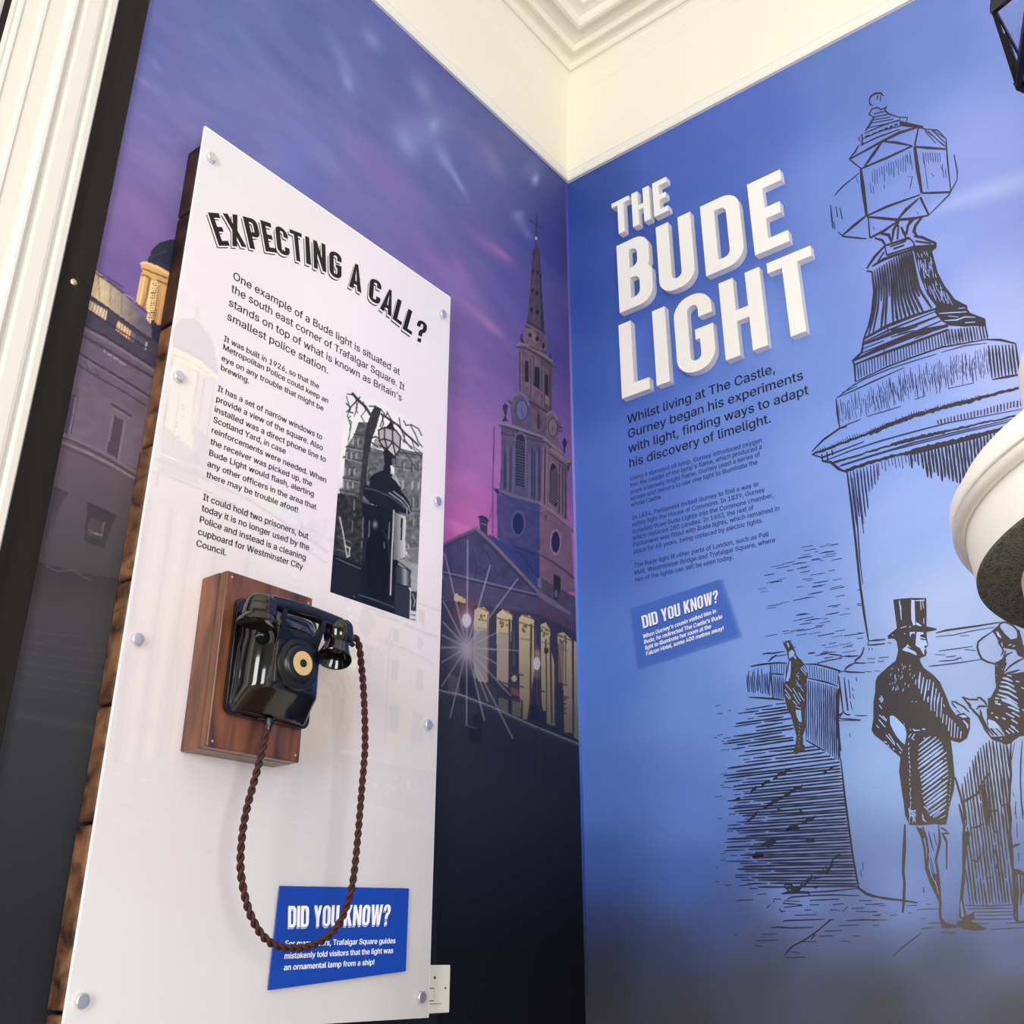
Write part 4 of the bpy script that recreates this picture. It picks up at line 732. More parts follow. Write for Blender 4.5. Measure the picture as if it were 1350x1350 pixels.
pp(C3, "975 1245 1040 1275 1045 1400 975 1380", (44,44,66)); ll(C3, 1.2, "820 1290 850 1310 1000 1400", (64,52,78))
# roof, pediment, entablature
pp(C4, "470 290 520 300 560 330 720 430 900 640 930 760 1230 960 1230 1130 1100 1000 880 790 600 480", tex((56,66,118), 6)); pp(C4, "905 640 1000 700 1200 810 1232 830 1235 1000 900 780", tex((84,72,96), 6)); ll(C4, 1.2, "720 430 800 520 890 640", (42,46,90))
pp(C4, "395 135 420 126 450 135 470 165 466 290 430 262 402 240", (58,54,84)); ll(C4, 1.6, "390 140 420 130 455 145 470 170", (40,36,66)); ll(C4, 1.0, "402 190 460 206", (120,110,150))
pp(C4, "92 360 380 225 470 290 900 760 1230 990 1235 1300 92 1300", tex((80,72,104), 5, 10, 7))
pp(C4, "92 400 375 262 860 770 160 620 92 612", tex((72,68,106), 6, 8, 10)); ll(C4, 2.8, "92 372 230 300 378 232", (104,92,126)); ll(C4, 3.4, "378 240 520 370 700 560 900 775 1160 950", (118,104,130)); ll(C4, 1.3, "376 270 520 410 700 600 880 790", (52,48,74)); ll(C4, 1.2, "92 392 240 322 372 268", (54,48,80))
for t in ("340 420 380 560 350 700", "400 330 430 420 400 500", "460 440 500 520 480 640", "310 600 440 620", "330 470 300 560", "520 560 560 640", "380 560 440 600 480 560"): ll(C4, 2.0, t, (58,54,88), .7)
ll(C4, 1.4, "92 606 180 622 400 680 650 740 900 798", (128,118,146)); ll(C4, 1.4, "92 622 400 698 880 812", (48,44,68)); ll(C4, 2.0, "900 800 1000 870 1160 955", (124,108,128)); pp(C4, "900 860 1235 1050 1235 1240 1100 1180 900 1040", tex((86,68,92), 5))
pp(C4, "895 650 925 660 925 740 895 730", (118,104,140)); pp(C4, "1030 620 1080 650 1085 740 1060 850 1030 830", (42,42,64)); pp(C4, "1035 755 1060 760 1060 820 1038 815", (110,98,128))
# portico: dark hall, lit pilasters
def colfade(top, bot, y0, y1): return lambda X, Y: np.array(top, float) + (np.array(bot, float) - np.array(top, float)) * np.clip((Y - y0) / (y1 - y0), 0, 1)[:, None]
pp(C5, "60 -60 900 60 1240 230 1250 1165 850 1010 500 850 240 750 50 712", colfade((62,58,82), (40,42,54), 800, 970))
cl = colfade((206,188,146), (122,112,92), 810, 950)
for t in ("195 -115 240 -90 285 -60 280 -30 180 -55", "357 30 400 0 440 5 480 45 470 640 392 632 350 560 350 300", "545 65 600 18 650 40 676 75 668 240 640 680 545 620", "735 95 762 60 830 80 862 112 862 560 800 960 762 950 738 740", "920 150 960 132 1000 200 1000 330 1050 560 1040 1010 970 985 928 830", "1060 230 1110 215 1190 290 1190 1072 1120 1062 1110 700 1062 300", "1200 290 1226 300 1240 1132 1198 1102"): pp(C5, t, cl)
pp(C5, "357 200 470 200 470 640 350 600", (132,122,128), .75); pp(C5, "545 230 640 240 636 660 545 620", (150,138,138), .6); pp(C5, "1065 300 1118 280 1112 650 1068 640", (120,100,88), .8)
ll(C5, 2.2, "655 110 652 600;838 150 830 900;1000 260 1012 980;1042 400 1040 980;1190 280 1195 1070", (64,56,60)); ll(C5, 1.2, "690 200 690 500;875 200 880 400;1130 250 1130 640;965 420 968 980;470 70 470 600", (96,88,90)); ll(C5, 1.4, "400 5 480 40;600 20 680 70;762 66 860 108;545 90 600 110 670 120;735 130 860 170;930 170 1000 210;1064 240 1185 290", (112,92,62))
for x, y in ((425,95),(610,135),(790,185),(955,215),(1100,270)):
    for k in range(7): El(*C5([(x + random.uniform(-34, 34), y + random.uniform(-28, 34))])[0], 1.6, 1.6, (88,72,58), .8)
    ll(C5, 1.1, f"{x-40} {y+85} {x+45} {y+98}", (110,94,74), .7)
for t in ("650 550 770 580", "655 660 770 680", "830 690 950 720", "700 780 760 800", "1080 650 1140 665", "1080 750 1150 770", "540 620 650 660"): ll(C5, 1.6, t, (66,58,60))
pp(C5, "660 680 740 700 740 760 670 740", (118,78,72), .8); pp(C5, "390 640 470 645 545 690 545 870 380 800", (60,60,66), .85); pp(C5, "560 770 640 790 640 900 560 880", (112,106,86), .7); pp(C5, "675 790 750 810 750 940 675 910", (118,110,84), .7); ll(C5, 1.5, "655 700 650 900;760 800 760 940;500 650 560 700 660 760", (42,40,46))
pp(C5, "830 820 900 830 905 970 840 960", (30,32,52)); pp(C5, "930 880 965 885 965 1010 925 1000", (32,34,58)); pp(C5, "235 590 350 600 365 770 240 740", (34,38,62)); pp(C5, "130 560 230 600 230 740 130 720", (82,80,84), .7)
for i in range(4): ll(C5, 1.6, f"1085 {800+i*40} 1130 {780+i*40}", (60,54,56))
ll(C5, 1.2, "962 280 962 345", (44,38,42)); pp(C5, "945 345 985 350 980 400 950 395", (60,52,52)); ll(C5, 1.0, "965 400 968 960", (66,60,58))
# forecourt
pp(C5, "40 712 240 750 500 850 850 1010 1255 1170 1500 1300 1500 3900 40 3900", colfade((48,52,66), (8,11,20), 905, 1250))
ll(C5, 1.2, "55 706 240 745 500 845 850 1005 1250 1165", (150,148,152)); ll(C5, .8, "55 722 240 760 500 862 850 1022 1250 1182", (84,84,92))
El(*C5([(385, 960)])[0], 7, 9, (24,26,38), .8); pp(C5, "310 1020 420 1030 420 1160 310 1150", (20,24,42), .85); ll(C5, 1.0, "270 1000 370 1030", (100,96,100), .8); ll(C5, 2.4, "905 1030 915 1300 905 1500", (62,60,60), .7); Bl(*C5([(700, 1200)])[0], 90, 40, 20, (20,26,44), .4)
# lamps and star burst of the flood light
cx, cy = C5([(292, 345)])[0]
Bl(*C5([(280, 40)])[0], 13, 14, 0, (150,90,84), .7)
for t, w in (("105 450", 1.4), ("300 340", 1.7), ("490 550", 1.7), ("722 665", 1.6), ("92 850", 1.4), ("90 1030", 1.5), ("85 1140", 1.5), ("78 1245", 1.6)):
    a = C4([tuple(map(float, t.split()))])[0]; Ln([(cx, cy), a], w, (184,176,196), .62)
for t, w in (("80 470", 1.5), ("80 672", 1.4), ("290 1000", 1.6), ("440 960", 1.5), ("682 1115", 1.4), ("545 482", 1.5), ("545 365", 1.5), ("540 222", 1.5), ("740 372", 1.2), ("660 750", 1.5), ("150 940", 1.2), ("392 190", 1.4), ("470 800", 1.3)):
    a = C5([tuple(map(float, t.split()))])[0]; Ln([(cx, cy), a], w, (176,170,190), .55)
Bl(cx, cy, 22, 24, 0, (140,132,148), .85); Bl(cx, cy + 4, 9, 12, 0, (164,154,168), .8); Bl(*C5([(290, 112)])[0], 7, 10.5, 0, (206,200,208), 1, 2.6)
El(*C5([(290, 115)])[0], 6, 9, (200,194,204), .9); El(*C5([(885, 480)])[0], 4.2, 9, (196,192,206)); Bl(*C5([(885, 480)])[0], 6, 11, 0, (208,200,196), .6); Bl(*C5([(890, 395)])[0], 4, 6, 0, (196,152,98), .7); Bl(*C5([(885, 580)])[0], 5, 5, 0, (170,130,90), .5); El(*C5([(695, 608)])[0], 3.6, 4.4, (176,164,150), .9); ll(C5, 1.6, "885 620 890 820", (80,60,66))
# ---- gallery building on the far side of the board
Q1, Q2 = FR(60,340,200), FR(30,520,200)
pp(Q1, "330 590 960 980 1400 1250 1400 1500 100 1500 200 1300 330 700", tex((98,86,104), 5, 14, 8))
pp(Q1, "392 325 480 370 950 715 1400 1010 1400 1290 965 1010 320 600", tex((66,60,76), 4, 9, 6))
pp(Q1, '905 540 1400 540 1400 1100 950 722 880 600', (44, 44, 64))
P([(194,347),(200,330),(210,320),(222,316),(240,314),(246,380),(232,362)], (42,44,66)); ll(Q1, 1.1, "900 20 960 -20 1080 -60;900 60 1000 40 1100 90", (64,66,92))
pp(Q1, "845 50 880 28 1000 70 1120 140 1110 250 1050 620 960 560 905 480 860 430 800 400 842 180 860 120", colfade((222,176,112), (176,128,100), 345, 440)); ll(Q1, 2.0, "850 48 900 40 1000 90 1105 150", (240,208,150)); ll(Q1, 1.6, "860 150 900 160 935 190;1000 200 1090 240;870 95 1080 180", (120,78,52)); ll(Q1, 2.4, "930 180 905 320 870 440", (150,100,62)); ll(Q1, 2.2, "882 170 850 330 830 420", (240,206,140)); ll(Q1, 1.8, "850 180 815 380", (238,198,130))
pp(Q1, "940 200 1010 220 1005 260 975 440 935 600 905 560 900 430 925 300", (236,206,150)); ll(Q1, 3.0, "1050 260 1035 400 1000 590", (232,180,112), .6)
for i in range(17):
    for k in (0, 1, 2): El(*Q1([(958 - i * 2.4 + k * 22 + (6 if i % 2 else 0), 225 + i * 22)])[0], 1.1, 1.1, (88,62,44), .9)
pp(Q1, "432 95 690 310 940 600 945 722 900 690 700 545 395 330 400 260", lambda X, Y: np.array((214,190,148.)) + (np.array((92,86,104.)) - np.array((214,190,148.))) * np.clip((X - 128) / 62, 0, 1)[:, None] + (streaks(X, Y, 80, 5, 14) * 6)[:, None])
ll(Q1, 1.4, "440 100 560 180 690 262", (70,54,96)); ll(Q1, 2.0, "440 130 560 210 690 310 800 400 905 490", (66,58,72)); ll(Q1, 1.1, "470 165 480 360;680 340 675 500;580 230 575 420;760 410 755 560", (110,92,78), .7); ll(Q1, 2.0, "395 335 560 450 700 560 940 730", (50,44,58)); ll(Q1, 1.2, "700 320 770 360 800 400", (200,180,200), .7)
for i in range(9): ll(Q1, 2.0, f"{395+i*18} {385+i*11} {388+i*18} {450+i*12}", (226,196,164))
for i in range(9): ll(Q1, 2.0, f"{650+i*17} {570+i*13} {634+i*18} {640+i*13}", (236,190,140) if i < 7 else (120,100,110))
for i in range(5): ll(Q1, 1.2, f"{800+i*20} {680+i*12} {794+i*20} {730+i*12}", (96,88,108))
ll(Q1, 2.0, "900 755 890 810", (190,178,186)); ll(Q1, 1.6, "380 470 560 580 900 800", (46,42,54)); ll(Q1, 3.6, "330 620 520 720 700 830 960 1000", (116,102,118)); ll(Q1, 1.6, "330 590 520 690 940 960", (44,40,52)); ll(Q1, 3.2, "325 690 500 790 700 910 950 1060", (64,56,70))
for i in range(30): El(*Q1([(350 + i * 17, 715 + i * 11.2)])[0], 1.1, 1.5, (150,134,150) if 9 < i < 22 else (92,80,96))
ll(Q1, 2.0, "300 850 480 960 700 1090 940 1240", (48,42,52)); ll(Q1, 1.4, "285 950 480 1070 700 1190 900 1320", (56,48,60)); ll(Q1, 1.8, "300 870 600 1050 930 1255", (118,102,118), .7); ll(Q1, 1.5, "350 920 380 1000;450 990 470 1050", (70,60,74))
P([(105,505),(170,540),(240,600),(236,680),(160,640),(120,610),(78,600),(95,540)], tex((104,90,106), 4, 16, 10)); P([(80,575),(232,640),(230,800),(120,780),(45,760),(62,650)], lambda X, Y: np.array((92,80,90.)) + (np.array((66,62,66.)) - np.array((92,80,90.))) * np.clip((Y - 600) / 150, 0, 1)[:, None])
pp(Q2, "395 0 480 0 440 180 400 350 350 330", (74,66,84)); ll(Q2, 1.6, "470 30 440 200 412 350", (136,120,138)); ll(Q2, 1.0, "490 20 450 190 425 350", (70,60,74))
pp(Q2, "790 175 920 230 860 600 735 540", (114,98,114)); pp(Q2, "812 185 905 232 850 575 748 530", (72,62,76)); ll(Q2, 2.6, "790 85 880 140 960 190", (66,56,68)); ll(Q2, 1.4, "800 120 880 165 950 215", (124,108,122)); ll(Q2, 1.4, "900 240 850 585", (124,108,124))
ll(Q2, 3.4, "350 350 560 440 760 540 1000 690", (112,96,112)); ll(Q2, 1.6, "345 375 560 470 760 575 990 720", (62,52,64)); ll(Q2, 2.2, "340 420 560 510 780 620 990 745", (132,116,126)); ll(Q2, 1.2, "335 450 560 545 780 655", (64,54,62))
pp(Q2, "250 820 400 885 350 960 300 1100 200 1350 120 1350 200 1080", (66,60,68)); ll(Q2, 2.0, "250 820 330 850 400 885", (54,46,54)); ll(Q2, .9, "290 1000 250 1200 200 1350", (96,88,94), .6)
pp(Q2, "575 975 830 1085 720 1370 540 1300 565 1120", (58,52,58)); pp(Q2, "600 1090 720 1140 700 1300 570 1240", (72,64,68)); ll(Q2, .9, "590 1210 640 1235 700 1255 722 1140", (136,128,130)); ll(Q2, 2.2, "580 970 700 1020 830 1085", (50,44,50)); ll(Q2, .8, "650 1110 620 1300;690 1130 670 1330", (50,46,50))
P([(42,738),(90,752),(150,762),(240,780),(240,990),(8,960)], colfade((50,48,52), (60,59,62), 745, 800)); Ln([(60,745),(75,753),(95,752),(120,765)], 1.2, (90,84,90), .7)
P([(36,800),(160,830),(160,1060),(-40,1060),(0,940)], colfade((62,61,66), (46,48,52), 800, 960)); P([(-60,985),(160,985),(120,1400),(-260,1400)], colfade((46,48,52), (30,32,38), 985, 1250))
for i in range(9): Ln([(20, 830 + i * 14), (150, 845 + i * 15)], 1.0, (84,82,86), .3)
# turned edge of the blue paper in the corner
m = ml.P[:, 1] > -.0135
ce = [(250,84,90,172),(400,104,108,190),(500,156,138,210),(600,172,162,228),(700,160,156,228),(800,116,164,240),(950,100,152,240),(1100,66,100,186),(1200,52,80,150),(1270,58,62,86),(1350,76,76,84)]
yy = ml.Y[m]; ml.C[m] = np.stack([np.interp(yy, [c[0] for c in ce], [c[k] for c in ce]) for k in (1, 2, 3)], -1)
ml.build('mural_print', wall_l, M_paper)

# phone socket plate low on the left wall, half behind the board
sk_ = empty('socket_plate', (0.0012, -.551, RAIL - 2.430)); tag(sk_, 'cream plastic wall socket plate peeping out behind the board edge', 'socket')
kid('plate', box_me('plate', .0014, .0105, -.594, -.508, RAIL - 2.4741, RAIL - 2.386, .0022, 3), M_plate, sk_)
kid('outlet', box_me('outlet', .0100, .0116, -.576, -.556, RAIL - 2.452, RAIL - 2.428, .0006), M_dark, sk_); kid('shutter', box_me('shutter', .0105, .0125, -.5745, -.5575, RAIL - 2.4505, RAIL - 2.4295, .0006), M_plate, sk_)
kid('indicator', lathe('indicator', [(0, 0), (.0028, 0), (.0028, .001), (0, .0016)], 16, axis_matrix((.0104, -.5555, RAIL - 2.4095), (1, 0, 0))), M_dark, sk_)
kid('screw', lathe('screw', [(0, 0), (.0022, 0), (.0022, .0005), (0, .0006)], 16, axis_matrix((.0104, -.5225, RAIL - 2.429), (1, 0, 0))), M_dark, sk_)
kid('groove', box_me('groove', .0098, .0107, -.585, -.533, RAIL - 2.4575, RAIL - 2.4565), M_dark, sk_)

# ================================================================== THE INFORMATION BOARD
board = empty('information_board', (0, -.988, RAIL - 1.65)); tag(board, 'tall white printed board headed EXPECTING A CALL? on stained planks', 'board')
YL, YR, ZT, ZB = -1.3645, -.6098, RAIL - .8145, RAIL - 2.4785
pb = box_me('panel', .0422, .0480, YL, YR, ZB, ZT, .0006, 1); kid('panel', pb, M_board, board)
pj = [.8602, 1.0314, 1.290, 1.5444, 1.7959, 2.0061, 2.1873, 2.4461, 2.60]
random.seed(11)
for a, b in zip(pj, pj[1:]):
    b2 = min(b, 2.470); e = random.uniform(-.003, .002)
    kid('plank', box_me('plank', .0014, .0420, -1.3655 + e, -.625, RAIL - b2 + .003, RAIL - a - .002, .004, 2), M_plank2 if a < 1.2 else M_plank, board)
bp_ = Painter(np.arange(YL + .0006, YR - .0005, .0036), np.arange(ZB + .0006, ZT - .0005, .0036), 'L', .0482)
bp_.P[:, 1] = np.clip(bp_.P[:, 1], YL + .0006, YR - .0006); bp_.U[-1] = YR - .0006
BC = [(280,200,226,223,226),(350,260,229,224,226),(560,400,231,224,230),(300,350,231,223,229),(450,420,240,232,236),(520,460,237,229,235),(560,560,235,226,234),(350,560,234,226,231),(420,650,232,220,230),(560,700,238,228,236),(250,560,228,222,222),(240,700,223,214,216),(300,800,226,216,216),(200,900,218,211,214),(500,850,228,217,216),(560,850,228,219,222),(480,950,222,212,204),(540,1000,216,210,212),(180,1050,216,212,213),(300,1100,218,212,213),(400,1050,212,206,208),(540,1150,208,204,206),(130,1250,219,217,217),(250,1300,219,216,215),(450,1330,212,208,208),(550,1320,198,194,195),(100,1340,220,219,220),(340,1200,216,213,213)]  # board ground tone; greyer lower down, fall-off of the light painted in
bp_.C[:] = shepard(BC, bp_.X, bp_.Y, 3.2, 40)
P, Ln, Bl, El = bp_.poly, bp_.line, bp_.blob, bp_.ell
D1, D2, D3 = FR(180,400,140), FR(0,450,450), FR(400,780,200)
# faint dome and gallery front
pp(D1, "480 280 560 215 590 190 640 200 700 188 790 225 850 300 905 380 950 450 985 540 1010 650 1020 760 1040 880 1000 900 800 720 640 640 460 530", (213,206,210), .8); pp(D1, "740 30 780 20 800 60 806 200 740 210 730 120", (222,216,216), .8)
pp(D1, "462 550 560 590 700 660 850 750 1040 925 1000 1000 900 940 700 830 560 760 430 700", (236,231,216), .9); ll(D1, 1.4, "470 540 640 600 840 730 1030 890", (206,200,202)); ll(D1, 1.0, "450 650 600 700 800 810 1010 980;430 750 600 800 800 890", (216,208,202))
P([(228,474),(262,492),(262,560),(252,604),(212,592)], (234,229,218), .7); P([(262,492),(285,500),(278,560),(270,612),(252,604)], (226,219,216), .7)
for i in range(26):
    for x0 in (224, 250):
        El(x0 + random.uniform(-3, 4) - i * .9, 484 + i * 4.6, .8, .9, (208,200,192), .8)
for t, w, c in (("228 470 206 640", 1.2, (214,205,200)), ("238 500 226 600", 1.5, (224,218,208)), ("262 490 252 570", 1.5, (216,208,206)), ("270 500 262 560", 1.2, (212,205,206)), ("284 500 270 590", 1.2, (214,208,210))): Ln([tuple(map(float, t.split()[:2])), tuple(map(float, t.split()[2:]))], w, c)
P([(215,560),(262,600),(262,640),(210,620)], (214,208,212), .7); P([(255,560),(280,580),(275,640),(255,620)], (208,203,210), .5)
for w, t, c in ((3, "205 605 260 626 330 660 400 706 432 728", (214,207,208)), (1.2, "203 596 262 617 330 650 400 694 433 718", (236,232,230)), (1.6, "202 622 260 642 330 676 400 722 430 742", (210,203,205)), (1, "200 634 255 655 300 674", (230,222,222))):
    a = list(map(float, t.split())); Ln(list(zip(a[::2], a[1::2])), w, c)
for i in range(46): Ln([(214 + i * 4.4, 618 + i * 2.3), (213.6 + i * 4.4, 622 + i * 2.3)], 1.1, (202,196,198), .6)
Bl(360, 660, 14, 10, 30, (240,238,214), .6); P([(350,650),(395,672),(402,690),(350,672)], (216,222,224), .5); Bl(410, 700, 22, 16, 20, (206,198,206), .4)
for i in range(26): Bl(415 + random.uniform(-22, 24), 700 + random.uniform(-20, 20), 2.2, 2, 0, (236,228,232) if i % 2 else (206,198,204), .6)
for x, w, c in ((196, 10, (210,203,208)), (214, 9, (228,220,216)), (226, 5, (208,202,206)), (240, 10, (230,222,218)), (254, 5, (210,204,208)), (270, 8, (229,221,218)), (288, 5, (211,204,206)), (305, 9, (228,220,216)), (330, 5, (212,205,206))): Ln([(x, 660 + (x - 196) * .4), (x - 44, 1000)], w, c, .45)
Ln([(180,640),(190,700),(155,960)], 3, (206,200,205), .4)
for i in range(5): Ln([(330 + i * 3, 742 + i * 10), (400, 768 + i * 10)], 1.2, (212,205,206), .6)
P([(340,730),(420,760),(418,800),(330,770)], (230,222,222), .5)
# lit shopfront, terrace with windows, lamp column
P([(428,830),(480,850),(462,965),(400,1000),(396,960),(418,900)], (222,210,190), .55); Bl(466, 876, 7, 8, 0, (244,240,224), .9); Bl(430, 990, 36, 18, 0, (214,206,198), .5)
P([(470,845),(505,858),(512,1000),(470,990)], (214,207,216), .5); P([(430,1005),(475,1020),(430,1010)], (214,206,198))
for t in ("540 100 610 200 650 280 560 420 480 300", "560 480 620 480 600 700 560 660"): pp(D3, t, (208,202,202), .45)
for i in range(14): Bl(*D3([(400 + random.uniform(0, 110), 150 + random.uniform(-30, 110))])[0], 2, 1.6, 30, (240,232,236), .7)
for t, w in (("540 140 700 190 1000 330 1190 400", 1.2), ("545 160 840 270 1180 420", .9), ("670 430 860 490 1060 590 1170 660", 1.3), ("760 500 745 900 720 1350", 1.2), ("780 320 770 400 730 440 750 500;740 440 790 440 780 500", 1.1), ("1030 100 1210 170", 1.4)): ll(D3, w, t, (206,200,206), .8)
for t in ("805 320 850 340 845 460 800 440", "1020 410 1065 430 1060 530 1015 510", "785 600 850 610 835 800 780 780", "1010 690 1065 705 1060 885 1000 870", "770 1000 850 1020 840 1250 765 1240", "975 1060 1080 1090 1070 1340 960 1320", "1030 150 1080 170 1070 290 1030 270"): pp(D3, t, (208,202,205), .6)
for t in ("170 890 230 910 225 1120 165 1100", "330 940 375 950 360 1180 325 1170"): pp(D3, t, (206,196,196), .45)
for i in range(10): ll(D3, 1.3, f"{160+i*26} {840+random.uniform(-90,60)} {190+i*26} {880+random.uniform(-90,60)}", (206,190,188), .5)
W2 = FR(450, 900, 450); ll(W2, 1.6, "0 270 120 300 250 330 370 345", (230,224,222)); ll(W2, 2.4, "0 300 200 335 370 370", (210,204,208), .5); pp(W2, "0 280 370 345 370 560 0 440", (204,200,204), .35)
for t in ("180 80 235 95 225 205 175 190", "280 115 330 130 320 255 275 240"): pp(W2, t, (206,202,206), .5)
for i in range(24): Bl(*W2([(120 + random.uniform(0, 200), 385 + random.uniform(-25, 45))])[0], 1.7, 1.7, 0, (226,222,222), .7)
for i in range(40): y = random.uniform(1000, 1130); x = random.uniform(140, 420); Ln([(x, y), (x + random.uniform(20, 60), y + random.uniform(6, 18))], 1.2, (208,204,207) if i % 2 else (226,222,222), .35)
Bl(170, 950, 60, 14, 10, (214,206,210), .4); Bl(260, 1130, 60, 60, 0, (222,212,214), .4)
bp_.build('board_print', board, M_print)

# monochrome photograph printed on the board
PQ = [(455,515.5),(558,562),(548.5,819.6),(437.4,781.4)]
ph = Painter(np.linspace(-.9385, -.6905, 150), np.linspace(RAIL - 1.7046, RAIL - 1.226, 300), 'L', .0486)
ph.C[:] = shepard([(455,520,232,225,230),(555,570,234,226,232),(465,600,238,236,232),(500,560,240,238,235),(540,640,232,230,228),(500,700,120,120,124)], ph.X, ph.Y, 3, 20)
P, Ln, Bl, El = ph.poly, ph.line, ph.blob, ph.ell
H1, H2 = FR(430,500,200), FR(430,650,200)
gr = lambda a, n: (lambda X, Y: np.clip(np.array((a, a, a * 1.05)) + (streaks(X, Y, 15, 4, 5) * n)[:, None], 0, 255))
pp(H1, "290 380 375 385 360 480 400 640 400 1400 60 1500 95 1350 125 970 150 960 165 690 180 600 250 490", gr(92, 22)); pp(H1, "640 640 660 615 760 640 860 650 840 1350 840 1500 640 1500 600 700", gr(108, 20)); pp(H1, "380 600 520 640 520 820 400 900", gr(96, 20)); pp(H1, "440 520 480 560 500 620 400 610", gr(150, 16))
ll(H1, 1.6, "155 690 230 710 320 730;150 875 300 905;180 600 330 625;250 490 350 500;120 985 300 1015", (60,60,66)); ll(H1, 1.2, "150 700 320 745;180 612 330 640;150 890 300 920;620 690 850 720;620 790 845 820", (150,150,150), .8); ll(H1, 1.2, "640 650 860 680;620 780 845 808;650 1150 840 1180", (62,62,68))
for y in (520, 650, 790, 910, 1060):
    for x in (200, 240, 285): ll(H1, 1.7, f"{x-(y-520)*.12} {y+(x-200)*.15} {x-2-(y-520)*.12} {y+55}", (172,172,172), .85)
for y in (740, 900, 1060, 1230):
    for x in (680, 765, 820): ll(H1, 2.0, f"{x} {y+(x-680)*.15} {x-3} {y+75}", (60,60,66) if y != 900 else (172,170,168), .8); ll(H1, 1.0, f"{x+12} {y} {x+9} {y+70}", (178,176,174), .7)
pp(H1, "365 395 400 300 432 236 495 262 470 340 450 420 420 500 400 560 388 700 376 900 345 950 320 1100 290 1400 240 1400 300 950 330 600", gr(50, 10)); ll(H1, 1.4, "370 780 365 920;385 660 375 800", (140,140,144), .7)
for w, t in ((3, "235 128 290 190 350 245 390 310"), (1.5, "300 160 250 215 215 250 180 215"), (1.2, "190 130 240 140 235 128"), (1.3, "215 250 205 290 240 300;180 290 215 270"), (.8, "180 150 210 250 190 330 220 420 200 540;260 160 275 250 250 330;220 330 200 340;205 360 225 380 210 450;290 190 265 260 280 300;330 200 350 280 310 330 340 380"), (1.4, "385 240 440 240"), (2.2, "490 310 560 355 640 410 700 480 760 530 820 590"), (1.1, "490 270 520 310 480 420;500 330 510 400 470 470;540 290 580 360;545 300 530 330 600 400"), (1.1, "650 345 660 420 700 540 760 620;690 370 710 410 760 405 820 440 850 500;750 410 790 480 820 560 855 600"), (.8, "640 500 700 560 760 600 850 700;670 620 740 700 800 800;760 530 780 600 840 650;700 480 690 560"), (1.6, "410 520 440 510 470 530;400 560 460 600")): ll(H1, w, t, (38,38,42), .9)
pp(H1, "468 455 540 420 620 455 662 510 656 620 612 690 520 640 480 590 466 540", (176,172,172)); pp(H1, "520 640 610 692 656 625 560 560", (196,194,190), .8); pp(H1, "526 430 560 395 572 372 590 395 615 450", (36,36,42))
ll(H1, 1.5, "466 455 520 428 620 455 662 510 656 620;470 545 520 530 590 555 656 620;520 440 518 530;590 450 592 555;466 450 472 545 525 635;520 530 545 620 590 555 620 680;480 590 545 620;656 620 612 690", (34,34,40))
pp(H1, "505 640 540 615 620 690 615 760 570 770 580 830 640 900 500 830 520 760 515 690", (26,28,36)); pp(H1, "585 700 615 710 610 790 590 780", (120,120,126), .8)
pp(H1, "345 940 385 950 385 880 430 840 490 815 560 820 620 870 660 950 665 990 740 1090 760 1160 735 1205 600 1170 400 1110 335 1040 330 980", (22,24,34)); ll(H1, 2.0, "575 830 610 860 640 900;590 870 630 905 655 945", (176,176,178)); ll(H1, 1.6, "600 1000 680 1060 735 1130 745 1175;560 1010 660 1080 720 1150 720 1195", (170,170,172), .8); ll(H1, 1.0, "350 970 450 990 600 1060 700 1150", (84,88,104))
pp(H2, "340 90 480 120 600 150 712 205 702 575 752 695 752 860 748 1140 -10 866 20 640 60 400 100 0 260 30", (18,21,31)); pp(H2, "100 0 320 40 330 400 320 640 40 540", gr(46, 14)); pp(H2, "30 590 300 670 330 960 -10 866", (24,27,37)); pp(H2, "395 250 470 230 500 330 540 420 560 700 520 960 400 930 340 620 360 420 400 340", (10,12,20)); ll(H2, 1.0, "500 330 548 430 570 640;395 345 352 430 338 620", (52,56,70), .8)
pp(H2, "608 165 650 185 710 205 702 570 640 600 600 590", lambda X, Y: np.array((110,110,114.)) + np.array((92,90,86.)) * np.clip((X - 521) / 12, 0, 1)[:, None]); pp(H2, "640 600 700 580 754 695 640 640", (150,148,146)); pp(H2, "622 645 755 700 748 835 622 800", lambda X, Y: np.array((56,58,68.)) + np.array((96,94,90.)) * np.exp(-((X - 534) / 4.) ** 2)[:, None]); pp(H2, "664 218 682 226 676 425 662 418", (30,32,40))
ll(H2, 1.5, "602 155 596 330 586 520 578 740 572 905", (196,196,200)); ll(H2, 1.0, "565 260 555 410;515 440 520 490", (150,152,160), .8); ll(H2, 1.2, "640 610 755 695", (40,42,50)); Bl(*H2([(436, 280)])[0], 3.2, 5, 0, (150,146,142), .9); ll(H2, 1.4, "385 250 380 390;330 220 325 400;320 430 315 490", (150,152,158), .6)
ll(H2, 1.5, "120 215 150 350 170 470 185 560;170 470 210 490 205 560 185 570", (196,198,204), .9); ll(H2, 1.0, "100 385 220 440;100 500 190 530;90 580 200 630 300 670;250 90 245 140;235 250 230 340;250 60 250 150", (140,144,154), .7)
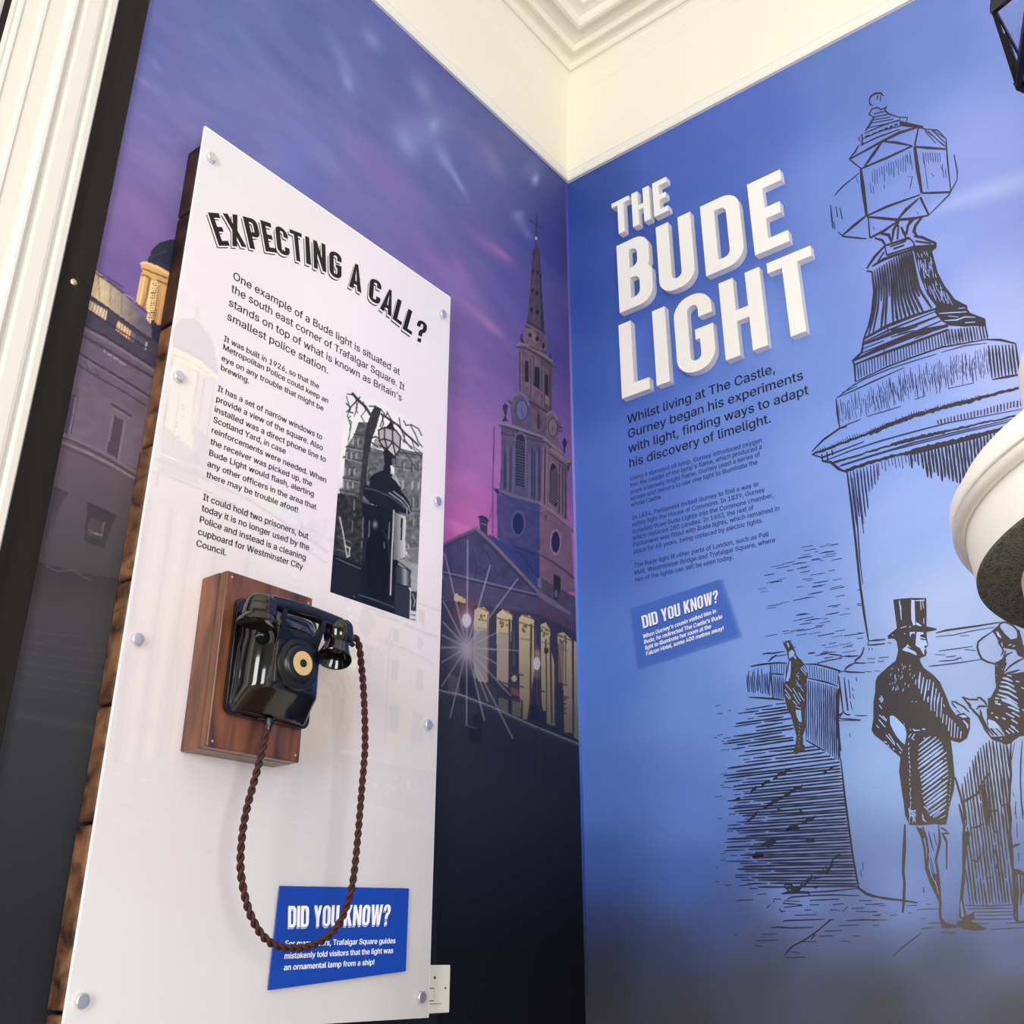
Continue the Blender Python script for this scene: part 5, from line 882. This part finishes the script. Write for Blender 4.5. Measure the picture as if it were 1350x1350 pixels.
pp(H2, "612 805 745 850 748 1140 608 1090", (44,49,62)); ll(H2, 1.6, "740 845 755 870 748 1135", (222,220,224)); ll(H2, 1.0, "290 905 400 940 600 1015;240 915 255 925", (92,96,112)); pp(H2, "755 870 810 880 800 1050 752 1045", (50,52,60)); ll(H2, 1.2, "770 900 790 960 780 1010;760 640 815 670;760 740 812 770;760 800 812 830;720 540 800 560", (178,176,176), .8); pp(H2, "752 1050 802 1065 800 1150 750 1140", (206,200,204)); ll(H2, 1.1, "755 1080 800 1090;755 1125 800 1130", (92,80,90)); ll(H2, 2.4, "730 460 735 490;710 530 740 570", (232,230,228), .8); pp(H2, "720 430 830 460 825 640 720 600", gr(70, 18), .4)
ph.build('photograph_print', board, M_print)
# clear margin of the photograph: it fades out top left, so nothing more is drawn there

# lettering on the board
IB = Ink(lambda x, y, off=.0484: wl(x, y, off), .0486)
e1, e2 = FR(260, 260, 160), FR(410, 320, 170)
HD = [('E', e1, "118 168 240 178 362 540 242 540"), ('X', e1, "283 178 447 195 550 555 392 545"), ('P', e1, "505 210 655 248 742 602 588 568"), ('E', e1, "700 250 815 290 884 618 762 600"), ('C', e1, "862 296 998 372 1038 668 895 615"), ('T', e1, "1025 352 1160 405 1190 735 1062 690"), ('I', e1, "1200 430 1245 445 1267 755 1212 735"),
      ('N', e2, "23 -32 150 18 160 310 30 262"), ('G', e2, "190 72 320 122 320 392 195 338"), ('A', e2, "428 205 530 245 528 528 398 455"), ('C', e2, "620 358 742 415 722 662 600 590"), ('A', e2, "792 474 872 512 842 776 722 690"), ('L', e2, "908 584 1002 640 945 866 853 796"), ('L', e2, "1020 690 1112 752 1052 966 958 900"), ('?', e2, "1120 796 1222 848 1186 1062 1084 1018")]
tc_ = lambda x, y: (32, 26, 28) if x < 520 else (22, 20, 24)
for dx, dy, up, c in ((-2.3, 3.1, 0, (40, 34, 38)), (-1.35, 1.9, .0001, (236, 228, 232)), (0, 0, .0002, None)):
    for ch, fr, t in HD:
        a = fr(t)[0]; word_quad(IB, ch, a[0], a[1], a[2], a[3], c or tc_(*a[0]), up, dx if ch != '?' else 0, dy if ch != '?' else 0)
IB.build('heading_print', board, M_print)
def para(rows, cap, col, font=None, thin=0.0, off=.0487):
    s = dict(v=[], f=[], c=[])
    for i, (t, a, b) in enumerate(rows): text_line(s, t, a, b, cap[i] if hasattr(cap, '__len__') else cap, wlo, off, font, col, thin)
    build_print('printed_paragraph', s, board, M_print)
tx = (34, 28, 34)
para([("One example of a Bude light is situated at",(307.2,367.6),(526.7,494.8)),("the south east corner of Trafalgar Square. It",(304.6,384.2),(533,515)),("stands on top of what is known as Britain's",(301.5,402.6),(529.3,528.9)),("smallest police station.",(299.3,420.9),(432.2,492.8))], 10.6, tx, F_SANS, .008)
para([("It was built in 1926, so that the",(295.2,449.3),(420.2,512.6)),("Metropolitan Police could keep an",(294,460.4),(432.2,531.7)),("eye on any trouble that might be",(291.9,474.8),(426,541.9)),("brewing.",(291,487.3),(328,505.7))], 7.6, tx, F_SANS, .014)
para([("It has a set of narrow windows to",(286.9,515.2),(424.2,579.9)),("provide a view of the square. Also",(284.9,528.9),(425.2,594)),("installed was a direct phone line to",(282.7,542.5),(429,609.5)),("Scotland Yard, in case",(281,556.3),(376.2,598.5)),("reinforcements were needed. When",(278.9,570.1),(429.7,636.5)),
      ("the receiver was picked up, the",(277.2,585.2),(410.9,641.4)),("Bude Light would flash, alerting",(275.6,600.2),(413.3,654.9)),("any other officers in the area that",(273.2,614.3),(416.5,672)),("there may be trouble afoot!",(271.8,628.8),(392.4,675.9))], 8.1, (30, 24, 32), F_SANS, .014)
para([("It could hold two prisoners, but",(267.4,658.7),(406.1,710.8)),("today it is no longer used by the",(265.6,673.2),(407.2,725.6)),("Police and instead is a cleaning",(263.2,688.3),(402.6,738.9)),("cupboard for Westminster City",(260.8,704.4),(399,750.9)),("Council.",(258.7,719.6),(297.7,732.6))], 8.8, (28, 22, 30), F_SANS, .014)

# the small blue plaque on the board
bq = [wl(x, y, .0555) for x, y in ((369.7,1167.9),(539.2,1171.2),(535.1,1280.4),(354.3,1305.6))]
vv = [Vector((x, q.y, q.z)) for x in (.0525, .0555) for q in bq]
plq = kid('plaque', mesh('plaque', vv, [(0, 1, 2, 3), (7, 6, 5, 4), (0, 4, 5, 1), (1, 5, 6, 2), (2, 6, 7, 3), (3, 7, 4, 0)]), M_blue, board)
vb = [Vector((x, (bq[0] * .5 + bq[2] * .5).y + (q - (bq[0] * .5 + bq[2] * .5)).y * .8, (bq[0] * .5 + bq[2] * .5).z + (q - (bq[0] * .5 + bq[2] * .5)).z * .8)) for x in (.0484, .0524) for q in bq]
kid('spacer', mesh('spacer', vb, [(0, 1, 2, 3), (7, 6, 5, 4), (0, 4, 5, 1), (1, 5, 6, 2), (2, 6, 7, 3), (3, 7, 4, 0)]), M_dark, board)
PK = Ink(lambda x, y, off: wl(x, y, off), .0558); g6 = FR(340, 1150, 220)
qd = g6("248 272 1078 260 1062 425 246 447")[0]
word_quad(PK, "DID YOU KNOW?", *qd, (16, 40, 110), 0, -1.0, 2.4); word_quad(PK, "DID YOU KNOW?", *qd, (238, 240, 250), .0001, -.7, 1.9); word_quad(PK, "DID YOU KNOW?", *qd, (24, 60, 150), .0002, -.25, 1.0); word_quad(PK, "DID YOU KNOW?", *qd, (248, 250, 255), .0003)
PK.build('plaque_print', board, M_print)
para([("For many years, Trafalgar Square guides",(376.2,1247.8),(520.9,1243.5)),("mistakenly told visitors that the light was",(375,1264.1),(518,1256.3)),("an ornamental lamp from a ship!",(374.2,1279.2),(493.2,1271.7))], 7.6, (240, 243, 254), F_SANS, .022, .0560)
# eight steel caps that hold the board
capm = lathe('bolt_cap', [(0, .0), (.0092, 0), (.0106, .0012), (.0106, .0078), (.0094, .0092), (.0045, .0094), (0, .0094)], 32)
for i, (x, y) in enumerate(((281,206),(238,495),(184,842),(111,1320),(586,413),(579,660),(567,955),(558,1315))):
    q = wl(x, y, .058); me = capm.copy(); me.transform(axis_matrix((.0482, q.y, q.z), (1, 0, 0))); kid('bolt_cap', me, M_steel, board)

# ================================================================== WOODEN BLOCK, TELEPHONE, CORD
BY0, BY1, BZ0, BZ1 = -1.2340, -1.0405, RAIL - 2.0622, RAIL - 1.7600
blk = empty('wooden_block', (.0486, -1.137, RAIL - 1.91)); tag(blk, 'thick varnished mahogany block carrying the black telephone on the white board', 'block')
kid('back_board', box_me('back_board', .0488, .0985, BY0 - .0004, BY1 + .0004, BZ0 - .0004, BZ1 + .0004, .002, 2), M_wood, blk)
kid('front_board', box_me('front_board', .0990, .1200, BY0, BY1, BZ0, BZ1, .003, 3), M_wood, blk)
for y, z in ((BY0 + .011, BZ1 - .010), (BY1 - .010, BZ1 - .012), (BY0 + .010, BZ0 + .010), (BY1 - .010, BZ0 + .012)):
    kid('screw', lathe('screw', [(0, 0), (.0022, 0), (.0018, .0008), (0, .001)], 14, axis_matrix((.1199, y, z), (1, 0, 0))), M_steel, blk)
PO = Vector((.1202, -1.1245, RAIL - 1.905))
tel = empty('telephone', PO); tag(tel, 'vintage black wall telephone with a round cream centre label and no dial', 'telephone')
def T(o, a, u): return PO + Vector((o, a, u))
def section(d, hb, hf, fl):                     # outline (o, a) of one level of the case: straight side, then a bulging flank up to the front
    r = min(.005, fl * .4); pts = [(0.001, -hb), (fl - r, -hb), (fl - r * .3, -hb + r * .3), (fl, -hb + r)]
    ctrl = [(fl, -hb + r), (fl + (d - fl) * .55, -hb + (hb - hf) * .22), (d - (d - fl) * .12, -hf - (hb - hf) * .50), (d - .001, -hf - .003)]
    for k in range(1, 11):
        t = k / 10; a = [(1 - t) ** 3, 3 * t * (1 - t) ** 2, 3 * t * t * (1 - t), t ** 3]; pts.append((sum(w * c[0] for w, c in zip(a, ctrl)), sum(w * c[1] for w, c in zip(a, ctrl))))
    pts += [(d, -hf), (d + .0015, -hf + .006), (d + .002, 0)]
    return pts + [(o, -a) for o, a in pts[:-1][::-1]]
lv = [(-.0975, .014, .079, .040, .010), (-.0960, .022, .082, .043, .012), (-.090, .029, .0835, .045, .014), (-.081, .037, .0840, .046, .017), (-.073, .045, .0840, .046, .019), (-.0655, .053, .0840, .046, .020), (-.0600, .0595, .0840, .0458, .021), (-.0570, .0628, .0840, .0456, .022), (-.052, .0645, .084, .0455, .022), (-.02, .0650, .084, .045, .022), (.012, .0655, .083, .045, .022),
      (.030, .064, .080, .045, .021), (.045, .060, .0795, .044, .020), (.060, .052, .079, .044, .018), (.078, .042, .078, .046, .016), (.088, .032, .076, .048, .014), (.0935, .022, .072, .048, .012), (.095, .012, .066, .045, .009)]
v, f = [], []; n = None
for u, d, hb, hf, fl in lv:
    s = section(d, hb, hf, fl); n = len(s); v += [T(o, a, u) for o, a in s]
for i in range(len(lv) - 1):
    for k in range(n - 1): f.append((i * n + k, i * n + k + 1, (i + 1) * n + k + 1, (i + 1) * n + k))
f += [tuple(range(n))[::-1], tuple((len(lv) - 1) * n + k for k in range(n))]
def finish(me, ang=.55, bev=0.0):
    bm = bmesh.new(); bm.from_mesh(me); bmesh.ops.recalc_face_normals(bm, faces=bm.faces)
    if bev: bmesh.ops.bevel(bm, geom=[e for e in bm.edges if len(e.link_faces) == 2 and e.calc_face_angle(0) > .6], offset=bev, segments=3, affect='EDGES')
    for p in bm.faces: p.smooth = True
    for e in bm.edges:
        if len(e.link_faces) == 2 and e.calc_face_angle(0) > ang: e.smooth = False
    bm.to_mesh(me); bm.free(); return me
kid('case', finish(mesh('case', v, f, True)), M_bake, tel)
bpo = fillet([(-.0905, .1, .014), (-.0905, -.1005, .016), (.0905, -.1005, .016), (.0905, .1, .014)]); m = len(bpo)
vv = [T(w, a_, u) for w in (0, .0125) for a_, u in bpo]; ff = [tuple(range(m)), tuple(range(2 * m - 1, m - 1, -1))] + [(i, (i + 1) % m, m + (i + 1) % m, m + i) for i in range(m)]
kid('back_plate', finish(mesh('back_plate', vv, ff), .5, .003), M_bake, tel)
kid('front_plate', box_me('front_plate', PO.x + .055, PO.x + .0705, PO.y - .0440, PO.y + .0440, PO.z - .050, PO.z + .050, .0045, 3), M_bake2, tel)
bz = -.011
kid('dial_boss', lathe('dial_boss', [(.0445, 0), (.0445, .0050), (.0430, .0075), (.0400, .0084), (.0345, .0092), (.0330, .0120), (.0310, .0145), (.0285, .0158), (.0230, .0168), (.0215, .0163), (0, .0163)], 64, axis_matrix(T(.0690, .0015, bz), (1, 0, .02))), M_bake2, tel)
lab = kid('dial_label', lathe('dial_label', [(0, 0), (.0208, 0), (.0208, .0006), (0, .0006)], 48, axis_matrix(T(.0857, .0015, bz), (1, 0, .02))), M_label, tel); lab['label'] = 'round cream card label'
for s, w in ((-.006, .012), (.000, .017), (-.011, .010)):
    pass
kid('label_screw', lathe('label_screw', [(0, 0), (.0068, 0), (.0066, .0018), (.0045, .003), (0, .0032)], 24, axis_matrix(T(.0863, .0015, bz), (1, 0, .02))), M_bake2, tel)
# cradle: a fork of two prongs in front of the handle, with a round saddle between them
out = [(-.0455, .012), (-.0465, .040), (-.0490, .062), (-.0500, .082), (-.0470, .089), (-.0410, .089), (-.0385, .082), (-.0375, .064)]
out += [(-.0375 * math.cos(t), .064 - .028 * math.sin(t)) for t in np.linspace(0, math.pi, 15)[1:-1]] + [(-a_, u_) for a_, u_ in out[::-1]]
fo = lambda u: .0600 + .020 * min(max((u - .012) / .06, 0), 1) ** .8
m = len(out); vv = [T(fo(u) + w, a_, u) for w in (-.004, .0055) for a_, u in out]
tr = tessellate_polygon([[Vector((a_, u_, 0)) for a_, u_ in out]])
ff = [tuple(t) for t in tr] + [tuple(m + i for i in t[::-1]) for t in tr] + [(i, (i + 1) % m, m + (i + 1) % m, m + i) for i in range(m)]
kid('cradle', finish(mesh('cradle', vv, ff), .5, .0014), M_bake, tel)
kid('grommet', lathe('grommet', [(.0075, 0), (.0075, .006), (.0055, .014), (.0042, .022), (0, .022)], 20, axis_matrix(T(.020, -.006, -.0985), (.05, -.02, -1))), M_bake2, tel)
# handset
hs = empty('handset', T(.070, 0, .075)); tag(hs, 'black bakelite handset lying across the telephone cradle, earpiece to mouthpiece', 'handset')
HX = .0740
hp = [T(HX, a, .085 - .9 * a * a) for a in np.linspace(-.082, .082, 19)]
v, f = [], []
for i, p in enumerate(hp):
    a = (i / 18 - .5) * 2; wx = .0120 + .0035 * abs(a) ** 2; wz = .0115 + .002 * abs(a) ** 3; tl = Vector((0, 1, -2.2 * (p.y - PO.y))).normalized(); nz_ = Vector((0, -tl.z, tl.y))
    for k in range(16):
        t = 2 * math.pi * k / 16; cx_, cz_ = math.cos(t), math.sin(t); v.append(p + Vector((1, 0, 0)) * wx * math.copysign(abs(cx_) ** .8, cx_) + nz_ * wz * math.copysign(abs(cz_) ** .7, cz_))
f = [(i * 16 + k, i * 16 + (k + 1) % 16, (i + 1) * 16 + (k + 1) % 16, (i + 1) * 16 + k) for i in range(18) for k in range(16)] + [tuple(range(16))[::-1], tuple(18 * 16 + k for k in range(16))]
kid('handle', mesh('handle', v, f, True), M_bake, hs)
kid('earpiece', lathe('earpiece', [(0, .034), (.012, .0335), (.0205, .031), (.0250, .0255), (.0262, .018), (.0262, .014), (.0280, .0135), (.0285, .0125), (.0285, -.001), (.0278, -.002), (.0300, -.006), (.0345, -.012), (.0350, -.015), (.0335, -.0165), (.0290, -.0140), (.016, -.009), (0, -.008)], 56, axis_matrix(T(HX, -.0895, .054), (.02, .06, 1))), M_bake, hs)
mj = join_me('m', [lathe('a', [(0, .034), (.012, .0335), (.0200, .031), (.0245, .0255), (.0262, .018), (.0268, .006), (.0255, -.003), (.020, -.009), (.012, -.012), (0, -.012)], 56, axis_matrix(T(HX, .0880, .054), (-.02, -.08, 1))),
                   lathe('b', [(.0210, .012), (.0205, .000), (.0225, -.010), (.0265, -.022), (.0300, -.031), (.0314, -.0345), (.0306, -.0365), (.0285, -.0345), (.0225, -.022), (.0165, -.010), (0, -.006)], 56, axis_matrix(T(HX, .0850, .046), (-.22, .34, 1)))])
kid('mouthpiece', mj, M_bake, hs)
kid('cord_sleeve', tube('cord_sleeve', [T(HX, .108, .054), T(HX, .118, .053), T(HX, .124, .050)], [.0062, .0052, .0042], 12), M_bake2, hs)
# braided cord: two plies twisted round each other
cpx = [(463,840,.192),(470,843,.192),(474,855,.192),(476.5,878,.190),(479,905,.186),(481,950,.182),(481,990,.178),(477,1040,.174),(472.5,1095,.170),(467,1150,.166),(461,1182,.163),(449,1214,.160),(431,1236,.157),(407,1248,.155),(383,1250,.153),(362,1246,.150),(344,1231,.148),(329,1203,.146),(320,1168,.144),(317,1138,.143),(319.5,1100,.142),(325,1068,.142),(333,1038,.142),(340,1012,.142),(346,988,.142),(351,968,.141),(355,952,.140)]
cp = catmull([wl(x, y, o) for x, y, o in cpx], 14)
L = 0; v0 = []
for k in (0, 1):
    pts = []; s = 0; up = Vector((1, 0, 0))
    for i, p in enumerate(cp):
        if i: s += (p - cp[i - 1]).length
        t = (cp[min(i + 1, len(cp) - 1)] - cp[max(i - 1, 0)]).normalized(); up = (up - t * up.dot(t)).normalized(); w = t.cross(up); ph_ = s / .0300 * 2 * math.pi + k * math.pi
        pts.append(p + (up * math.cos(ph_) + w * math.sin(ph_)) * .0033)
    v0.append(tube('ply', pts, .0034, 8))
cord = kid('cord', v0[0], M_cord, tel); cord['label'] = 'twisted brown fabric cord in a long hanging loop'
v0[1].transform(Matrix.Translation(-tel.location)); obj('ply', v0[1], M_cord, cord)

# ================================================================== LAMP POST REPLICA at the side
LX, LY = CAMP[0] + .1295, CAMP[1] + 1.325; LZ = CAMP[2]
lp = empty('lamp_post', (LX, LY, 0)); tag(lp, 'big round white lamp column with a black lantern standing before the blue mural', 'lamp post')
ML = Matrix.Translation((LX, LY, LZ))
def lpart(name, prof, m, n=160, closed=False): return kid(name, lathe(name, prof, n, ML, True, closed), m, lp)
lpart('column', [(.0, -LZ), (.40, -LZ), (.40, -LZ + .25), (.372, -LZ + .28), (.3735, .38), (.3735, .4005), (0, .4005)], M_shell)
lpart('felt_ring', [(.3745, .397), (.4195, .397), (.4205, .3985), (.4205, .401), (.3745, .401)], M_felt, closed=True)
lpart('drum', [(.30, .4015), (.4190, .4015), (.4200, .403), (.4238, .452), (.4238, .50), (.30, .50)], M_shell)
lpart('bead', [(.4290 + .0082 * math.cos(t), .4575 + .0075 * math.sin(t)) for t in np.linspace(0, 2 * math.pi, 18, endpoint=False)], M_bead, closed=True)
lpart('rim', [(.425, .4655), (.4355, .4655), (.4368, .467), (.4378, .4760), (.4372, .4800), (.434, .4830), (.415, .4860), (.38, .49), (.34, .51), (.33, .66), (.30, .72), (.26, .75), (.20, .80), (.145, .92), (.12, 1.00), (.12, 1.04), (.15, 1.06), (.15, 1.08), (0, 1.085)], M_shell)
lz0, lz1, lz2, lz3 = 1.172, 1.232, 1.47, 1.56; Ra, Rb_, Rc, Rd = .250, .261, .215, .11
PHI = math.radians(42.0); NS = 8
ring = lambda R, z, o=0: [Vector((LX + R * math.cos(PHI + 2 * math.pi * (k + o) / NS), LY + R * math.sin(PHI + 2 * math.pi * (k + o) / NS), LZ + z)) for k in range(NS)]
ra, rb, rc, rd = ring(Ra, lz0), ring(Rb_, lz1, .5), ring(Rc, lz2, .5), ring(Rd, lz3, .5)
def bar(a, b, w):
    d = (b - a).normalized(); c = Vector((LX, LY, (a.z + b.z) / 2)); out = ((a + b) / 2 - c).normalized(); s = d.cross(out).normalized(); o2 = s.cross(d); v = [p + s * w * i + o2 * w * .7 * j for p in (a, b) for i, j in ((-1, -1), (1, -1), (1, 1), (-1, 1))]
    me = mesh('bar', v, [(0, 1, 2, 3), (7, 6, 5, 4), (0, 4, 5, 1), (1, 5, 6, 2), (2, 6, 7, 3), (3, 7, 4, 0)]); kid('bar', me, M_iron, lp)
for k in range(NS):
    j = (k + 1) % NS
    bar(ra[k], ra[j], .0055); bar(rb[k], rb[j], .0055); bar(rc[k], rc[j], .005); bar(rb[k], rc[k], .0055); bar(ra[j], rb[k], .0062); bar(ra[k], rb[k], .0045); bar(rc[k], rd[k], .0045); bar(ra[k] * .985 + Vector((LX, LY, ra[k].z)) * .015, Vector((LX, LY, LZ + lz1 + .03)) * .14 + Vector((ra[k].x, ra[k].y, LZ + lz1 + .03)) * .86, .0085)
    for tri in ((ra[k], ra[j], rb[k]), (rb[k], rb[j], ra[j]), (rb[k], rb[j], rc[j], rc[k]), (rc[k], rc[j], rd[j], rd[k])):
        c = Vector((LX, LY, LZ + 1.3)); q = [p + (c - p).normalized() * .001 for p in tri]; q2 = [p + (c - p).normalized() * .003 for p in q]; m = len(q)
        kid('pane', mesh('pane', q + q2, [tuple(range(m)), tuple(range(2 * m - 1, m - 1, -1))] + [(i, (i + 1) % m, m + (i + 1) % m, m + i) for i in range(m)]), M_glass, lp)
for k in range(0, NS, 2): kid('bracket', tube('bracket', [(LX + .10 * math.cos(PHI + k * math.pi / 4), LY + .10 * math.sin(PHI + k * math.pi / 4), LZ + 1.075), (LX + .14 * math.cos(PHI + k * math.pi / 4), LY + .14 * math.sin(PHI + k * math.pi / 4), LZ + 1.10), tuple(ra[k])], .007, 8), M_iron, lp)
lpart('lantern_base', [(0, 1.086), (.06, 1.086), (.06, 1.12), (.10, 1.13), (.10, 1.14), (0, 1.14)], M_iron, 40)
lpart('roof', [(0, 1.553), (.118, 1.553), (.122, 1.565), (.10, 1.585), (.05, 1.62), (.03, 1.66), (.045, 1.70), (.03, 1.74), (0, 1.75)], M_iron, 40)
lpart('lamp_bulb', [(0, 1.142), (.02, 1.142), (.022, 1.17), (.035, 1.20), (.04, 1.24), (.03, 1.275), (0, 1.29)], M_bead, 32)
